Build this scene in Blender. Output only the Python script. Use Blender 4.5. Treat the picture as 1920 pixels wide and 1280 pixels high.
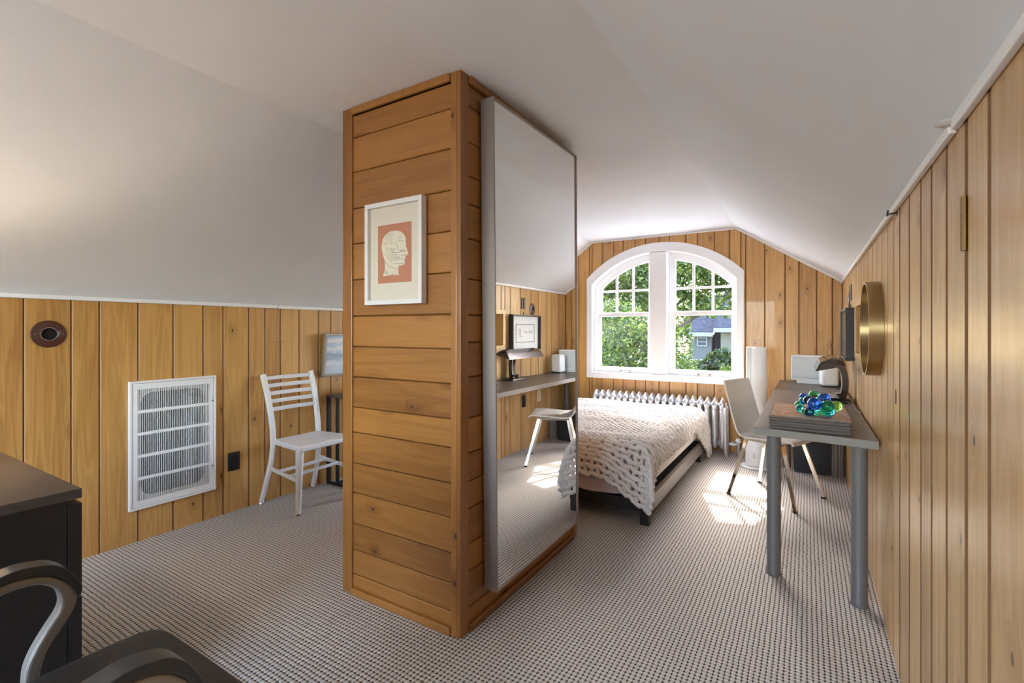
import bpy, bmesh, math, random
import numpy as np
from mathutils import Vector, Matrix, Euler
random.seed(7)
S = bpy.context.scene
COL = S.collection
for o in list(bpy.data.objects): bpy.data.objects.remove(o)

# ------------------------------------------------------------------ camera
EYE = 1.22; YAW = 0.5505
cam_d = bpy.data.cameras.new('camera'); cam = bpy.data.objects.new('camera', cam_d); COL.objects.link(cam)
cam_d.sensor_width = 36; cam_d.lens = 901.4/1920*36; cam_d.shift_y = -21.8/1920
cam_d.clip_start = .02; cam_d.clip_end = 300
cam.location = (0, 0, EYE); cam.rotation_euler = (math.pi/2, 0, YAW)
S.camera = cam
# ------------------------------------------------------------------ world, sun, exposure
S.view_settings.view_transform = 'Standard'; S.view_settings.look = 'None'
S.view_settings.gamma = 1; S.view_settings.use_curve_mapping = False
S.view_settings.exposure = 1.15
S.cycles.diffuse_bounces = 8; S.cycles.max_bounces = 16; S.cycles.transparent_max_bounces = 16; S.cycles.caustics_refractive = False
W = bpy.data.worlds.new('sky'); S.world = W; W.use_nodes = True
wn = W.node_tree; wn.nodes.clear()
sky = wn.nodes.new('ShaderNodeTexSky'); sky.sky_type = 'NISHITA'; sky.sun_disc = False
sky.sun_elevation = math.radians(41.6); sky.sun_rotation = math.radians(-19); sky.dust_density = 2.0; sky.air_density = 1.0
bg = wn.nodes.new('ShaderNodeBackground'); bg.inputs[1].default_value = 2.5
wo = wn.nodes.new('ShaderNodeOutputWorld')
wn.links.new(sky.outputs[0], bg.inputs[0]); wn.links.new(bg.outputs[0], wo.inputs[0])
def light(name, typ, loc, rot, energy, color=(1, 1, 1), **k):
    d = bpy.data.lights.new(name, typ); d.energy = energy; d.color = color
    for a, b in k.items(): setattr(d, a, b)
    o = bpy.data.objects.new(name, d); COL.objects.link(o); o.location = loc; o.rotation_euler = rot
    return o
sd = Vector((.367, -1.065, -1)).normalized()
light('sun', 'SUN', (-4, 14, 12), sd.to_track_quat('-Z', 'Y').to_euler(), 5.6, (1, .96, .89), angle=.006)
# added fill light, set in a made-up opening behind the camera
light('rear_fill_light', 'AREA', (-1.5, -2.42, 1.3), (math.radians(90), 0, 0), 22, (.86, .93, 1), shape='RECTANGLE', size=1.7, size_y=1.15)
pt = light('gable_window_portal', 'AREA', (-1.366, 5.5, 1.4), (math.radians(-90), 0, 0), 1, shape='RECTANGLE', size=1.62, size_y=1.45)
pt.data.cycles.is_portal = True

# ------------------------------------------------------------------ dimensions
XR, XL, YG, YF = .274, -3.288, 5.273, -2.3
ZR, ZL, ZC = 1.642, 1.375, 2.245
CX0, CX1, CY0, CY1 = -1.858, -1.1625, 1.507, 2.627
XB0, XB1, XRB = -2.045, -2.135, -.605          # left ceiling break near / at gable, right break

# ------------------------------------------------------------------ mesh builder
class MB:
    def __init__(s): s.v = []; s.f = []
    def add(s, vs, fs):
        n = len(s.v); s.v += [tuple(p) for p in vs]; s.f += [tuple(i+n for i in q) for q in fs]; return s
    def box(s, x0, x1, y0, y1, z0, z1, M=None):
        vs = [Vector(p) for p in ((x0,y0,z0),(x1,y0,z0),(x1,y1,z0),(x0,y1,z0),(x0,y0,z1),(x1,y0,z1),(x1,y1,z1),(x0,y1,z1))]
        if M is not None: vs = [M @ p for p in vs]
        return s.add(vs, [(0,3,2,1),(4,5,6,7),(0,1,5,4),(1,2,6,5),(2,3,7,6),(3,0,4,7)])
    def tube(s, pts, r, n=8, closed=False, caps=True, squash=None, up=None):
        pts = [Vector(p) for p in pts]; N = len(pts); rings = []
        prev = None
        for i, p in enumerate(pts):
            a = pts[(i-1) % N] if (closed or i) else p; b = pts[(i+1) % N] if (closed or i < N-1) else p
            t = (b-a).normalized()
            if up is not None: u = Vector(up)
            else: u = prev if prev is not None else (Vector((0,0,1)) if abs(t.z) < .9 else Vector((1,0,0)))
            e1 = (u - t*u.dot(t))
            if e1.length < 1e-6: e1 = t.orthogonal()
            e1.normalize(); e2 = t.cross(e1); prev = e1
            rr = r[i] if hasattr(r, '__len__') else r
            sx, sy = squash if squash else (1, 1)
            rings.append([p + e1*(rr*sx*math.cos(2*math.pi*k/n)) + e2*(rr*sy*math.sin(2*math.pi*k/n)) for k in range(n)])
        vs = [q for g in rings for q in g]; fs = []
        for i in range(N if closed else N-1):
            j = (i+1) % N
            for k in range(n):
                l = (k+1) % n; fs.append((i*n+k, i*n+l, j*n+l, j*n+k))
        if caps and not closed: fs.append(tuple(range(n))[::-1]); fs.append(tuple((N-1)*n+k for k in range(n)))
        return s.add(vs, fs)
    def bar(s, a, b, w, h, up=(0,0,1)):
        """rectangular bar from a to b; w across, h along up"""
        a = Vector(a); b = Vector(b); t = (b-a).normalized(); u = Vector(up); u = (u-t*u.dot(t)).normalized(); c = t.cross(u)
        vs = []
        for p in (a, b):
            for (i, j) in ((-1,-1),(1,-1),(1,1),(-1,1)): vs.append(p + c*(w/2*i) + u*(h/2*j))
        return s.add(vs, [(3,2,1,0),(4,5,6,7),(0,1,5,4),(1,2,6,5),(2,3,7,6),(3,0,4,7)])
    def sweep(s, pts, w, h, up):
        """one continuous rectangular bar along a path; h along up, w across"""
        P = [Vector(p) for p in pts]; vs = []; fs = []
        for i, p in enumerate(P):
            t = (P[min(i+1, len(P)-1)]-P[max(i-1, 0)]).normalized(); u = Vector(up); u = (u-t*u.dot(t)).normalized(); c = t.cross(u)
            vs += [p+c*(w/2*a)+u*(h/2*b) for a, b in ((-1,-1),(1,-1),(1,1),(-1,1))]
        for i in range(len(P)-1):
            for j in range(4): fs.append((i*4+j, i*4+(j+1) % 4, i*4+4+(j+1) % 4, i*4+4+j))
        fs += [(3,2,1,0), tuple(len(vs)-4+j for j in range(4))]
        return s.add(vs, fs)
    def lathe(s, prof, n=24, M=None):
        """profile [(r,z)] about local z"""
        vs = []; fs = []
        for r, z in prof:
            for k in range(n): vs.append(Vector((r*math.cos(2*math.pi*k/n), r*math.sin(2*math.pi*k/n), z)))
        for i in range(len(prof)-1):
            for k in range(n):
                l = (k+1) % n; fs.append((i*n+k, i*n+l, (i+1)*n+l, (i+1)*n+k))
        fs.append(tuple(range(n))[::-1]); m = (len(prof)-1)*n; fs.append(tuple(m+k for k in range(n)))
        if M is not None: vs = [M @ p for p in vs]
        return s.add(vs, fs)
    def strip(s, outer, inner, x0, x1, M=None):
        """planar band between two equal-length (y,z) chains, extruded in x"""
        n = len(outer); vs = []
        for x in (x0, x1):
            vs += [Vector((x, y, z)) for y, z in outer] + [Vector((x, y, z)) for y, z in inner]
        if M is not None: vs = [M @ p for p in vs]
        fs = []
        for i in range(n-1):
            fs.append((i, i+1, n+i+1, n+i)); fs.append((2*n+i, 3*n+i, 3*n+i+1, 2*n+i+1))
            fs.append((i, 2*n+i, 2*n+i+1, i+1)); fs.append((n+i, n+i+1, 3*n+i+1, 3*n+i))
        fs.append((0, n, 3*n, 2*n)); fs.append((n-1, 3*n-1, 4*n-1, 2*n-1))
        return s.add(vs, fs)
    def plate(s, outer, holes, M, d0, d1):
        """solid plate with holes: 2-D loops (a,b) mapped by M(a,b,d)"""
        bm = bmesh.new()
        es = []
        for loop in [outer]+holes:
            vv = [bm.verts.new((a, b, 0)) for a, b in loop]
            es += [bm.edges.new((vv[i], vv[(i+1) % len(vv)])) for i in range(len(vv))]
        bmesh.ops.triangle_fill(bm, edges=es, use_beauty=True, normal=(0, 0, 1))
        bm.verts.index_update()
        base = [v.co.copy() for v in bm.verts]; n = len(base)
        tri = [[v.index for v in f.verts] for f in bm.faces]
        bnd = [(e.verts[0].index, e.verts[1].index) for e in bm.edges if len(e.link_faces) == 1]
        bm.free()
        vs = [M(p.x, p.y, d0) for p in base] + [M(p.x, p.y, d1) for p in base]
        fs = [tuple(t) for t in tri] + [tuple(i+n for i in t[::-1]) for t in tri] + [(a, b, b+n, a+n) for a, b in bnd]
        return s.add(vs, fs)
    def build(s, name, mat, parent=None, smooth=False, bevel=0, loc=None, rot=None, seg=2):
        me = bpy.data.meshes.new(name); me.from_pydata(s.v, [], s.f)
        bm = bmesh.new(); bm.from_mesh(me); bmesh.ops.recalc_face_normals(bm, faces=bm.faces[:]); bm.to_mesh(me); bm.free()
        me.materials.append(mat)
        if smooth:
            for p in me.polygons: p.use_smooth = True
        o = bpy.data.objects.new(name, me); COL.objects.link(o)
        if parent is not None: o.parent = parent
        if loc is not None: o.location = loc
        if rot is not None: o.rotation_euler = rot
        if bevel:
            b = o.modifiers.new('bevel', 'BEVEL'); b.width = bevel; b.segments = seg; b.limit_method = 'ANGLE'; b.angle_limit = .6
            b.harden_normals = False
        if smooth: 
            try: me.set_sharp_from_angle(angle=math.radians(40))
            except Exception: pass
        return o
def tag(o, label, cat, group=None):
    o['label'] = label; o['category'] = cat
    if group: o['group'] = group
    return o
def struct(o, label=None):
    o['kind'] = 'structure'
    if label: o['label'] = label
    return o
def empty(name, loc=(0,0,0), rz=0):
    o = bpy.data.objects.new(name, None); COL.objects.link(o); o.location = loc; o.rotation_euler = (0, 0, rz); return o
def RZ(a, loc=(0,0,0)): return Matrix.Translation(loc) @ Matrix.Rotation(a, 4, 'Z')
def smooth_path(pts, n=6):
    """Catmull-Rom through points"""
    P = [Vector(p) for p in pts]; out = []
    for i in range(len(P)-1):
        p0 = P[max(i-1, 0)]; p1 = P[i]; p2 = P[i+1]; p3 = P[min(i+2, len(P)-1)]
        for k in range(n):
            t = k/n
            out.append(.5*((2*p1)+(p2-p0)*t+(2*p0-5*p1+4*p2-p3)*t*t+(3*p1-p0-3*p2+p3)*t**3))
    out.append(P[-1]); return out

# ------------------------------------------------------------------ materials
def mat(name, color=(.8,.8,.8), rough=.5, metal=0, spec=.5, coat=0, sheen=0):
    m = bpy.data.materials.new(name); m.use_nodes = True; b = m.node_tree.nodes['Principled BSDF']
    b.inputs['Base Color'].default_value = (*color, 1); b.inputs['Roughness'].default_value = rough
    b.inputs['Metallic'].default_value = metal; b.inputs['Specular IOR Level'].default_value = spec
    b.inputs['Coat Weight'].default_value = coat; b.inputs['Sheen Weight'].default_value = sheen
    return m
def nodes(m): return m.node_tree.nodes, m.node_tree.links, m.node_tree.nodes['Principled BSDF']
def ramp(ns, stops):
    r = ns.new('ShaderNodeValToRGB'); e = r.color_ramp.elements
    while len(e) > 1: e.remove(e[-1])
    e[0].position = stops[0][0]; e[0].color = (*stops[0][1], 1)
    for p, c in stops[1:]:
        k = e.new(p); k.color = (*c, 1)
    return r
def wobble(m, scale, amount, rough_amount=0, bump=0, bscale=None, detail=3):
    """noise variation of colour and a fine bump"""
    ns, ln, b = nodes(m); c = b.inputs['Base Color'].default_value[:3]
    tc = ns.new('ShaderNodeTexCoord'); n = ns.new('ShaderNodeTexNoise'); n.inputs['Scale'].default_value = scale; n.inputs['Detail'].default_value = detail
    ln.new(tc.outputs['Object'], n.inputs['Vector'])
    r = ramp(ns, [(.3, tuple(x*(1-amount) for x in c)), (.7, tuple(min(1, x*(1+amount)) for x in c))])
    ln.new(n.outputs[0], r.inputs[0]); ln.new(r.outputs[0], b.inputs['Base Color'])
    if bump:
        n2 = ns.new('ShaderNodeTexNoise'); n2.inputs['Scale'].default_value = bscale or scale*4; n2.inputs['Detail'].default_value = 4
        ln.new(tc.outputs['Object'], n2.inputs['Vector'])
        bp = ns.new('ShaderNodeBump'); bp.inputs['Strength'].default_value = bump; bp.inputs['Distance'].default_value = .004
        ln.new(n2.outputs[0], bp.inputs['Height']); ln.new(bp.outputs[0], b.inputs['Normal'])
    return m
def pine(name, light_c, dark_c, knot_c, rough=.32, coat=.15, knots=.90, grain=.35):
    """knotty pine: grain runs along the local z axis of each board"""
    m = mat(name, light_c, rough, coat=coat); ns, ln, b = nodes(m)
    tc = ns.new('ShaderNodeTexCoord'); oi = ns.new('ShaderNodeObjectInfo')
    mul = ns.new('ShaderNodeMath'); mul.operation = 'MULTIPLY'; mul.inputs[1].default_value = 37.0; ln.new(oi.outputs['Random'], mul.inputs[0])
    cmb = ns.new('ShaderNodeCombineXYZ')
    for i in range(3): ln.new(mul.outputs[0], cmb.inputs[i])
    add = ns.new('ShaderNodeVectorMath'); add.operation = 'ADD'; ln.new(tc.outputs['Object'], add.inputs[0]); ln.new(cmb.outputs[0], add.inputs[1])
    # knots
    mk = ns.new('ShaderNodeMapping'); mk.inputs['Scale'].default_value = (8.5, 0, 5.2); ln.new(add.outputs[0], mk.inputs[0])
    ks = ns.new('ShaderNodeSeparateXYZ'); kc = ns.new('ShaderNodeCombineXYZ'); ln.new(mk.outputs[0], ks.inputs[0]); ln.new(ks.outputs[0], kc.inputs[0]); ln.new(ks.outputs[2], kc.inputs[1])
    vo = ns.new('ShaderNodeTexVoronoi'); vo.inputs['Scale'].default_value = 1.0; vo.voronoi_dimensions = '2D'; ln.new(kc.outputs[0], vo.inputs['Vector'])
    sep = ns.new('ShaderNodeSeparateColor'); ln.new(vo.outputs['Color'], sep.inputs[0])
    gt = ns.new('ShaderNodeMath'); gt.operation = 'GREATER_THAN'; gt.inputs[1].default_value = knots; ln.new(sep.outputs[0], gt.inputs[0])
    # knot core and halo
    def below(d0, d1):
        r = ns.new('ShaderNodeMapRange'); r.inputs['From Min'].default_value = d0; r.inputs['From Max'].default_value = d1
        r.inputs['To Min'].default_value = 1; r.inputs['To Max'].default_value = 0; r.interpolation_type = 'SMOOTHSTEP'
        ln.new(vo.outputs['Distance'], r.inputs['Value']); x = ns.new('ShaderNodeMath'); x.operation = 'MULTIPLY'
        ln.new(r.outputs[0], x.inputs[0]); ln.new(gt.outputs[0], x.inputs[1]); return x
    core = below(.02, .085); halo = below(.05, .42)
    # grain: stretched noise, bent around knots
    mg = ns.new('ShaderNodeMapping'); mg.inputs['Scale'].default_value = (16, 16, .9); ln.new(add.outputs[0], mg.inputs[0])
    dist = ns.new('ShaderNodeVectorMath'); dist.operation = 'MULTIPLY_ADD'
    hv = ns.new('ShaderNodeCombineXYZ'); ln.new(halo.outputs[0], hv.inputs[0]); ln.new(hv.outputs[0], dist.inputs[0]); dist.inputs[1].default_value = (1.2, 1.2, 0); ln.new(mg.outputs[0], dist.inputs[2])
    n1 = ns.new('ShaderNodeTexNoise'); n1.inputs['Scale'].default_value = 1; n1.inputs['Detail'].default_value = 3; n1.inputs['Distortion'].default_value = .8; ln.new(dist.outputs[0], n1.inputs['Vector'])
    wv = ns.new('ShaderNodeMath'); wv.operation = 'MULTIPLY'; wv.inputs[1].default_value = 34; ln.new(n1.outputs[0], wv.inputs[0])
    sn = ns.new('ShaderNodeMath'); sn.operation = 'SINE'; ln.new(wv.outputs[0], sn.inputs[0])
    mf = ns.new('ShaderNodeMapping'); mf.inputs['Scale'].default_value = (150, 150, 4); ln.new(add.outputs[0], mf.inputs[0])
    n2 = ns.new('ShaderNodeTexNoise'); n2.inputs['Scale'].default_value = 1; n2.inputs['Detail'].default_value = 2; ln.new(mf.outputs[0], n2.inputs['Vector'])
    def mm(op, a, bb):
        x = ns.new('ShaderNodeMath'); x.operation = op
        for i, q in enumerate((a, bb)):
            if isinstance(q, (int, float)): x.inputs[i].default_value = q
            else: ln.new(q, x.inputs[i])
        return x.outputs[0]
    g = mm('ADD', mm('MULTIPLY', sn.outputs[0], .13*grain/.35), mm('MULTIPLY', n2.outputs[0], .5))
    g = mm('ADD', g, mm('MULTIPLY', mm('SUBTRACT', oi.outputs['Random'],   .5), .42))
    g = mm('ADD', g, mm('MULTIPLY', halo.outputs[0], .28))
    g = mm('ADD', g, mm('MULTIPLY', mm('SUBTRACT', n1.outputs[0], .5), .5))
    r = ramp(ns, [(.0, light_c), (.85, dark_c)]); ln.new(g, r.inputs[0])
    mx = ns.new('ShaderNodeMix'); mx.data_type = 'RGBA'; ln.new(core.outputs[0], mx.inputs[0]); ln.new(r.outputs[0], mx.inputs[6]); mx.inputs[7].default_value = (*knot_c, 1)
    ln.new(mx.outputs[2], b.inputs['Base Color'])
    bp = ns.new('ShaderNodeBump'); bp.inputs['Strength'].default_value = .12; bp.inputs['Distance'].default_value = .002
    ln.new(n2.outputs[0], bp.inputs['Height']); ln.new(bp.outputs[0], b.inputs['Normal'])
    return m
M = {}
M['pine'] = pine('golden_pine', (.60,.335,.105), (.30,.13,.030), (.055,.022,.01))
M['pine_clear'] = pine('polished_pine', (.62,.385,.165), (.34,.175,.06), (.10,.05,.025), rough=.27, coat=.0, knots=.93, grain=.3)
M['pine_column'] = pine('shaded_amber_pine', (.37,.158,.034), (.145,.047,.009), (.04,.015,.008), rough=.36, knots=.86, grain=.16)  # amber tone taken darker to carry the shade on the column
M['pine_edge'] = mat('shaded_board_edge', (.17,.078,.026), .6)  # wood colour darkened to paint the shade inside the grooves
M['pine_edge_pale'] = mat('board_edge', (.40,.20,.07), .5)  # paler step of the same painted groove shade
M['pine_groove'] = mat('dark_groove', (.09,.04,.015), .8)
M['plaster'] = wobble(mat('ceiling_plaster', (.80,.815,.84), .75, spec=.2), 1.3, .03, bump=.10, bscale=60)
M['white_paint'] = mat('white_gloss_paint', (.86,.86,.86), .3)
M['white_trim'] = mat('white_trim_paint', (.84,.84,.84), .4)
M['white_metal'] = mat('white_enamel_metal', (.84,.84,.83), .35)
M['white_plastic'] = mat('white_plastic', (.85,.85,.84), .35)
M['offwhite_shell'] = mat('warm_white_laminate', (.70,.68,.64), .25, coat=.3)
M['alu_white'] = mat('white_powder_coat', (.80,.80,.80), .3)
M['aluminium'] = mat('brushed_aluminium', (.30,.255,.23), .42, metal=.45)
M['silver_paint'] = wobble(mat('silver_radiator_paint', (.66,.67,.69), .3, metal=.75), 14, .08)
M['chrome'] = mat('chrome', (.85,.82,.78), .08, metal=1)
M['steel_leg'] = mat('silver_grey_paint', (.16,.148,.136), .42, metal=.0, spec=.3)
M['desk_top'] = mat('grey_laminate', (.105,.082,.064), .38)
M['desk_edge'] = mat('silver_edge_band', (.25,.22,.188), .45, spec=.3)
M['black'] = mat('black_satin', (.012,.012,.013), .4)
M['black_metal'] = mat('black_metal', (.015,.015,.016), .45)
M['blackbrown'] = wobble(mat('black_brown_veneer', (.012,.009,.008), .42), 40, .35)
M['blackbrown_top'] = wobble(mat('black_brown_top', (.060,.045,.038), .38), 40, .18)
M['leather'] = wobble(mat('black_leather', (.022,.021,.022), .42), 60, .2, bump=.5, bscale=500)
M['arm_pad'] = mat('grey_black_arm_pad', (.035,.036,.04), .28)
M['arm_frame'] = mat('taupe_arm_frame', (.30,.27,.24), .35, metal=.3)
M['brown_enamel'] = mat('brown_enamel', (.075,.026,.016), .35)
M['void'] = mat('dark_void', (.004,.003,.003), .9)
M['bronze'] = mat('bronze_lamp_enamel', (.055,.042,.036), .22, metal=.5, coat=.5)
M['cream_rim'] = mat('cream_enamel', (.75,.68,.6), .35)
M['brass'] = mat('brushed_brass', (.46,.34,.17), .28, metal=1)
M['bronze_hinge'] = mat('aged_brass', (.30,.19,.08), .4, metal=.9)
M['mirror'] = mat('mirror_silver', (.92,.93,.93), .0, metal=1)
M['mat_board'] = mat('cream_mat_board', (.66,.60,.50), .8)
M['white_board'] = mat('white_mat_board', (.80,.80,.79), .8)
M['print_orange'] = wobble(mat('orange_print', (.46,.185,.10), .8), 60, .06)
M['ink'] = mat('ink', (.05,.045,.04), .8)
M['paper_cream'] = mat('cream_paper', (.68,.62,.50), .8)
M['frame_white'] = mat('white_picture_frame', (.70,.68,.66), .4)
M['frame_pewter'] = mat('pewter_frame', (.33,.29,.26), .35, metal=.5)
M['yarn'] = wobble(mat('cream_chenille_yarn', (.74,.70,.66), .95, spec=.1, sheen=.35), 90, .05, bump=.35, bscale=420)
M['sheet'] = wobble(mat('white_sheet', (.76,.72,.68), .9, spec=.1), 10, .03)
M['sheet_mauve'] = mat('mauve_sheet', (.50,.42,.42), .9, spec=.1)
M['bed_wood'] = mat('black_bed_frame', (.02,.018,.017), .4)
M['bed_metal'] = mat('grey_side_rail', (.30,.27,.24), .4, metal=.3)
M['bin_black'] = mat('black_bin', (.012,.013,.016), .45)
M['bin_grey'] = mat('grey_bin', (.17,.15,.13), .55)
M['speaker_cloth'] = mat('grey_speaker_grille', (.52,.53,.54), .45, metal=.3)
M['lampshade'] = mat('cream_lampshade', (.75,.68,.55), .9)
M['copper'] = mat('copper_pipe', (.55,.25,.13), .35, metal=1)
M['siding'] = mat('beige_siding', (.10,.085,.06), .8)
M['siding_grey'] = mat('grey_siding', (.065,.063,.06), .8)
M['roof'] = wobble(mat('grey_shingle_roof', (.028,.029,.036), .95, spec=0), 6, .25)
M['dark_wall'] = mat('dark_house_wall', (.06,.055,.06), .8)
M['lawn'] = wobble(mat('lawn', (.03,.06,.015), .9), 3, .4)
M['bark'] = wobble(mat('bark', (.09,.065,.045), .9), 20, .3)
M['house_trim'] = mat('weathered_trim', (.17,.165,.16), .7)
M['house_glass'] = mat('house_window_glass', (.04,.05,.06), .1)
def glassy():
    m = bpy.data.materials.new('window_glass'); m.use_nodes = True; ns = m.node_tree.nodes; ln = m.node_tree.links; ns.clear()
    o = ns.new('ShaderNodeOutputMaterial'); t = ns.new('ShaderNodeBsdfTransparent'); g = ns.new('ShaderNodeBsdfGlossy'); g.inputs['Roughness'].default_value = .01
    lw = ns.new('ShaderNodeLayerWeight'); pw_ = ns.new('ShaderNodeMath'); pw_.operation = 'POWER'; pw_.inputs[1].default_value = 5; ln.new(lw.outputs['Facing'], pw_.inputs[0])
    f = ns.new('ShaderNodeMath'); f.operation = 'MULTIPLY_ADD'; f.inputs[1].default_value = .5; f.inputs[2].default_value = .025; ln.new(pw_.outputs[0], f.inputs[0]); mx = ns.new('ShaderNodeMixShader')
    ln.new(f.outputs[0], mx.inputs[0]); ln.new(t.outputs[0], mx.inputs[1]); ln.new(g.outputs[0], mx.inputs[2]); ln.new(mx.outputs[0], o.inputs[0]); return m
M['glass'] = glassy()
def ball_glass(name, c):
    m = mat(name, c, .02); b = m.node_tree.nodes['Principled BSDF']; b.inputs['Transmission Weight'].default_value = .92; b.inputs['IOR'].default_value = 1.45; return m
M['g_blue'] = ball_glass('cobalt_glass', (.04,.20,.95)); M['g_teal'] = ball_glass('teal_glass', (.03,.55,.60))
M['g_green'] = ball_glass('green_glass', (.06,.62,.22)); M['g_lime'] = ball_glass('lime_glass', (.40,.95,.15)); M['g_dark'] = ball_glass('dark_glass', (.03,.10,.30))
def leaf_mat(name, a, b_, c):
    m = mat(name, a, .45); ns, ln, b = nodes(m)
    g = ns.new('ShaderNodeNewGeometry'); r = ramp(ns, [(0, a), (.5, b_), (1, c)]); ln.new(g.outputs['Random Per Island'], r.inputs[0]); ln.new(r.outputs[0], b.inputs['Base Color'])
    tr = ns.new('ShaderNodeBsdfTranslucent'); ln.new(r.outputs[0], tr.inputs[0]); mx = ns.new('ShaderNodeMixShader'); mx.inputs[0].default_value = .5
    ln.new(b.outputs[0], mx.inputs[1]); ln.new(tr.outputs[0], mx.inputs[2]); ln.new(mx.outputs[0], ns['Material Output'].inputs[0]); return m
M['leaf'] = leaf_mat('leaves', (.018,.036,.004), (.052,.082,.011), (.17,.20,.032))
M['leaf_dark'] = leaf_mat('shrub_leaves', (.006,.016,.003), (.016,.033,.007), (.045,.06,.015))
def carpet_mat():
    m = mat('woven_carpet', (.5,.46,.4), .95, spec=.1); ns, ln, b = nodes(m)
    tc = ns.new('ShaderNodeTexCoord'); sp = ns.new('ShaderNodeSeparateXYZ'); ln.new(tc.outputs['Object'], sp.inputs[0])
    nz = ns.new('ShaderNodeTexNoise'); nz.inputs['Scale'].default_value = 14; nz.inputs['Detail'].default_value = 2; ln.new(tc.outputs['Object'], nz.inputs['Vector'])
    def mm(op, a, bb=0, c=None):
        x = ns.new('ShaderNodeMath'); x.operation = op
        for i, q in enumerate((a, bb) if c is None else (a, bb, c)):
            if isinstance(q, (int, float)): x.inputs[i].default_value = q
            else: ln.new(q, x.inputs[i])
        return x.outputs[0]
    wob = mm('MULTIPLY', mm('SUBTRACT', nz.outputs[0], .5), .4)
    u = mm('ADD', mm('DIVIDE', sp.outputs[0], .0178), wob)           # ribs run along y
    row = mm('FLOOR', u)
    v = mm('ADD', mm('DIVIDE', sp.outputs[1], .0188), wob)
    fu = mm('ABSOLUTE', mm('SUBTRACT', mm('FRACT', u), .5)); fv = mm('ABSOLUTE', mm('SUBTRACT', mm('FRACT', v), .5))
    d = mm('ADD', mm('POWER', mm('MULTIPLY', fu, 2), 2.4), mm('MULTIPLY', mm('POWER', mm('MULTIPLY', fv, 2), 2.4), .95))   # 0 loop centre, 1.75 hole
    n3 = ns.new('ShaderNodeTexNoise'); n3.inputs['Scale'].default_value = 260; ln.new(tc.outputs['Object'], n3.inputs['Vector'])
    h = mm('ADD', mm('SUBTRACT', 1.35, d), mm('MULTIPLY', mm('SUBTRACT', n3.outputs[0], .5), .5))
    r = ramp(ns, [(0, (.02,.016,.013)), (.34, (.15,.132,.118)), (.78, (.60,.565,.52))]); ln.new(h, r.inputs[0]); ln.new(r.outputs[0], b.inputs['Base Color'])
    bp = ns.new('ShaderNodeBump'); bp.inputs['Strength'].default_value = .55; bp.inputs['Distance'].default_value = .004; ln.new(h, bp.inputs['Height']); ln.new(bp.outputs[0], b.inputs['Normal'])
    return m
M['carpet'] = carpet_mat()
def painting_mat():
    m = mat('seascape_paint', (.5,.6,.7), .6); ns, ln, b = nodes(m)
    tc = ns.new('ShaderNodeTexCoord'); mp = ns.new('ShaderNodeMapping'); mp.inputs['Scale'].default_value = (5, 5, 14); ln.new(tc.outputs['Object'], mp.inputs[0])
    n = ns.new('ShaderNodeTexNoise'); n.inputs['Scale'].default_value = 2.2; n.inputs['Detail'].default_value = 5; ln.new(mp.outputs[0], n.inputs['Vector'])
    sp = ns.new('ShaderNodeSeparateXYZ'); ln.new(tc.outputs['Object'], sp.inputs[0])
    a = ns.new('ShaderNodeMath'); a.operation = 'MULTIPLY_ADD'; ln.new(n.outputs[0], a.inputs[0]); a.inputs[1].default_value = .10; ln.new(sp.outputs[2], a.inputs[2])
    mr = ns.new('ShaderNodeMapRange'); mr.inputs['From Min'].default_value = .05; mr.inputs['From Max'].default_value = .40; ln.new(a.outputs[0], mr.inputs[0])
    r = ramp(ns, [(0, (.42,.50,.60)), (.22, (.52,.58,.66)), (.30, (.72,.74,.74)), (.38, (.40,.50,.58)), (.50, (.26,.36,.44)), (.53, (.50,.58,.66)), (.66, (.74,.76,.74)), (.72, (.42,.54,.68)), (.82, (.80,.80,.76)), (.92, (.38,.54,.70))])
    ln.new(mr.outputs[0], r.inputs[0]); ln.new(r.outputs[0], b.inputs['Base Color']); return m
M['painting'] = painting_mat()
def cover_mat(name, cols, sc=9):
    m = mat(name, cols[0], .3); ns, ln, b = nodes(m)
    tc = ns.new('ShaderNodeTexCoord'); mp = ns.new('ShaderNodeMapping'); mp.inputs['Scale'].default_value = (sc, sc*2.2, 1); ln.new(tc.outputs['Object'], mp.inputs[0])
    n = ns.new('ShaderNodeTexNoise'); n.inputs['Scale'].default_value = 1; n.inputs['Detail'].default_value = 2; ln.new(mp.outputs[0], n.inputs['Vector'])
    r = ramp(ns, [(.28+.44*i/(len(cols)-1), c) for i, c in enumerate(cols)]); ln.new(n.outputs[0], r.inputs[0]); ln.new(r.outputs[0], b.inputs['Base Color']); return m
M['cover'] = cover_mat('magazine_cover', [(.55,.50,.45), (.45,.28,.10), (.60,.13,.05), (.62,.55,.44), (.30,.16,.07), (.55,.52,.58), (.5,.25,.3)])
M['mag_pages'] = mat('magazine_pages', (.085,.062,.05), .6)
M['mag_pages2'] = mat('magazine_pages_pale', (.15,.115,.095), .6)

# ------------------------------------------------------------------ floor, ceiling
fl = MB().box(XL-.15, XR+.15, YF-.15, YG+.02, -.08, 0).build('floor', M['carpet']); struct(fl, 'woven beige and brown loop carpet')
cb = MB()
def prof(y):
    t = (y-YF)/(YG-YF); xb = XB0 if y < .5 else XB0+(XB1-XB0)*(y-.5)/(YG-.5)
    return [(XL-.15, ZL+.025-.11), (XL, ZL+.025), (xb, ZC), (XRB, ZC), (XR, ZR+.025), (XR+.15, ZR+.025-.1)]
ys = [YF-.15, .5, YG+.16]; P = [prof(y) for y in ys]; n = 6
vs = [(x, y, z) for y, p in zip(ys, P) for x, z in p] + [(x, y, z+.1) for y, p in zip(ys, P) for x, z in p]
fs = []
for j in range(2):
    for i in range(n-1):
        a = j*n+i; fs.append((a, a+1, a+n+1, a+n)); a += 3*n; fs.append((a, a+n, a+n+1, a+1))
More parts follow.
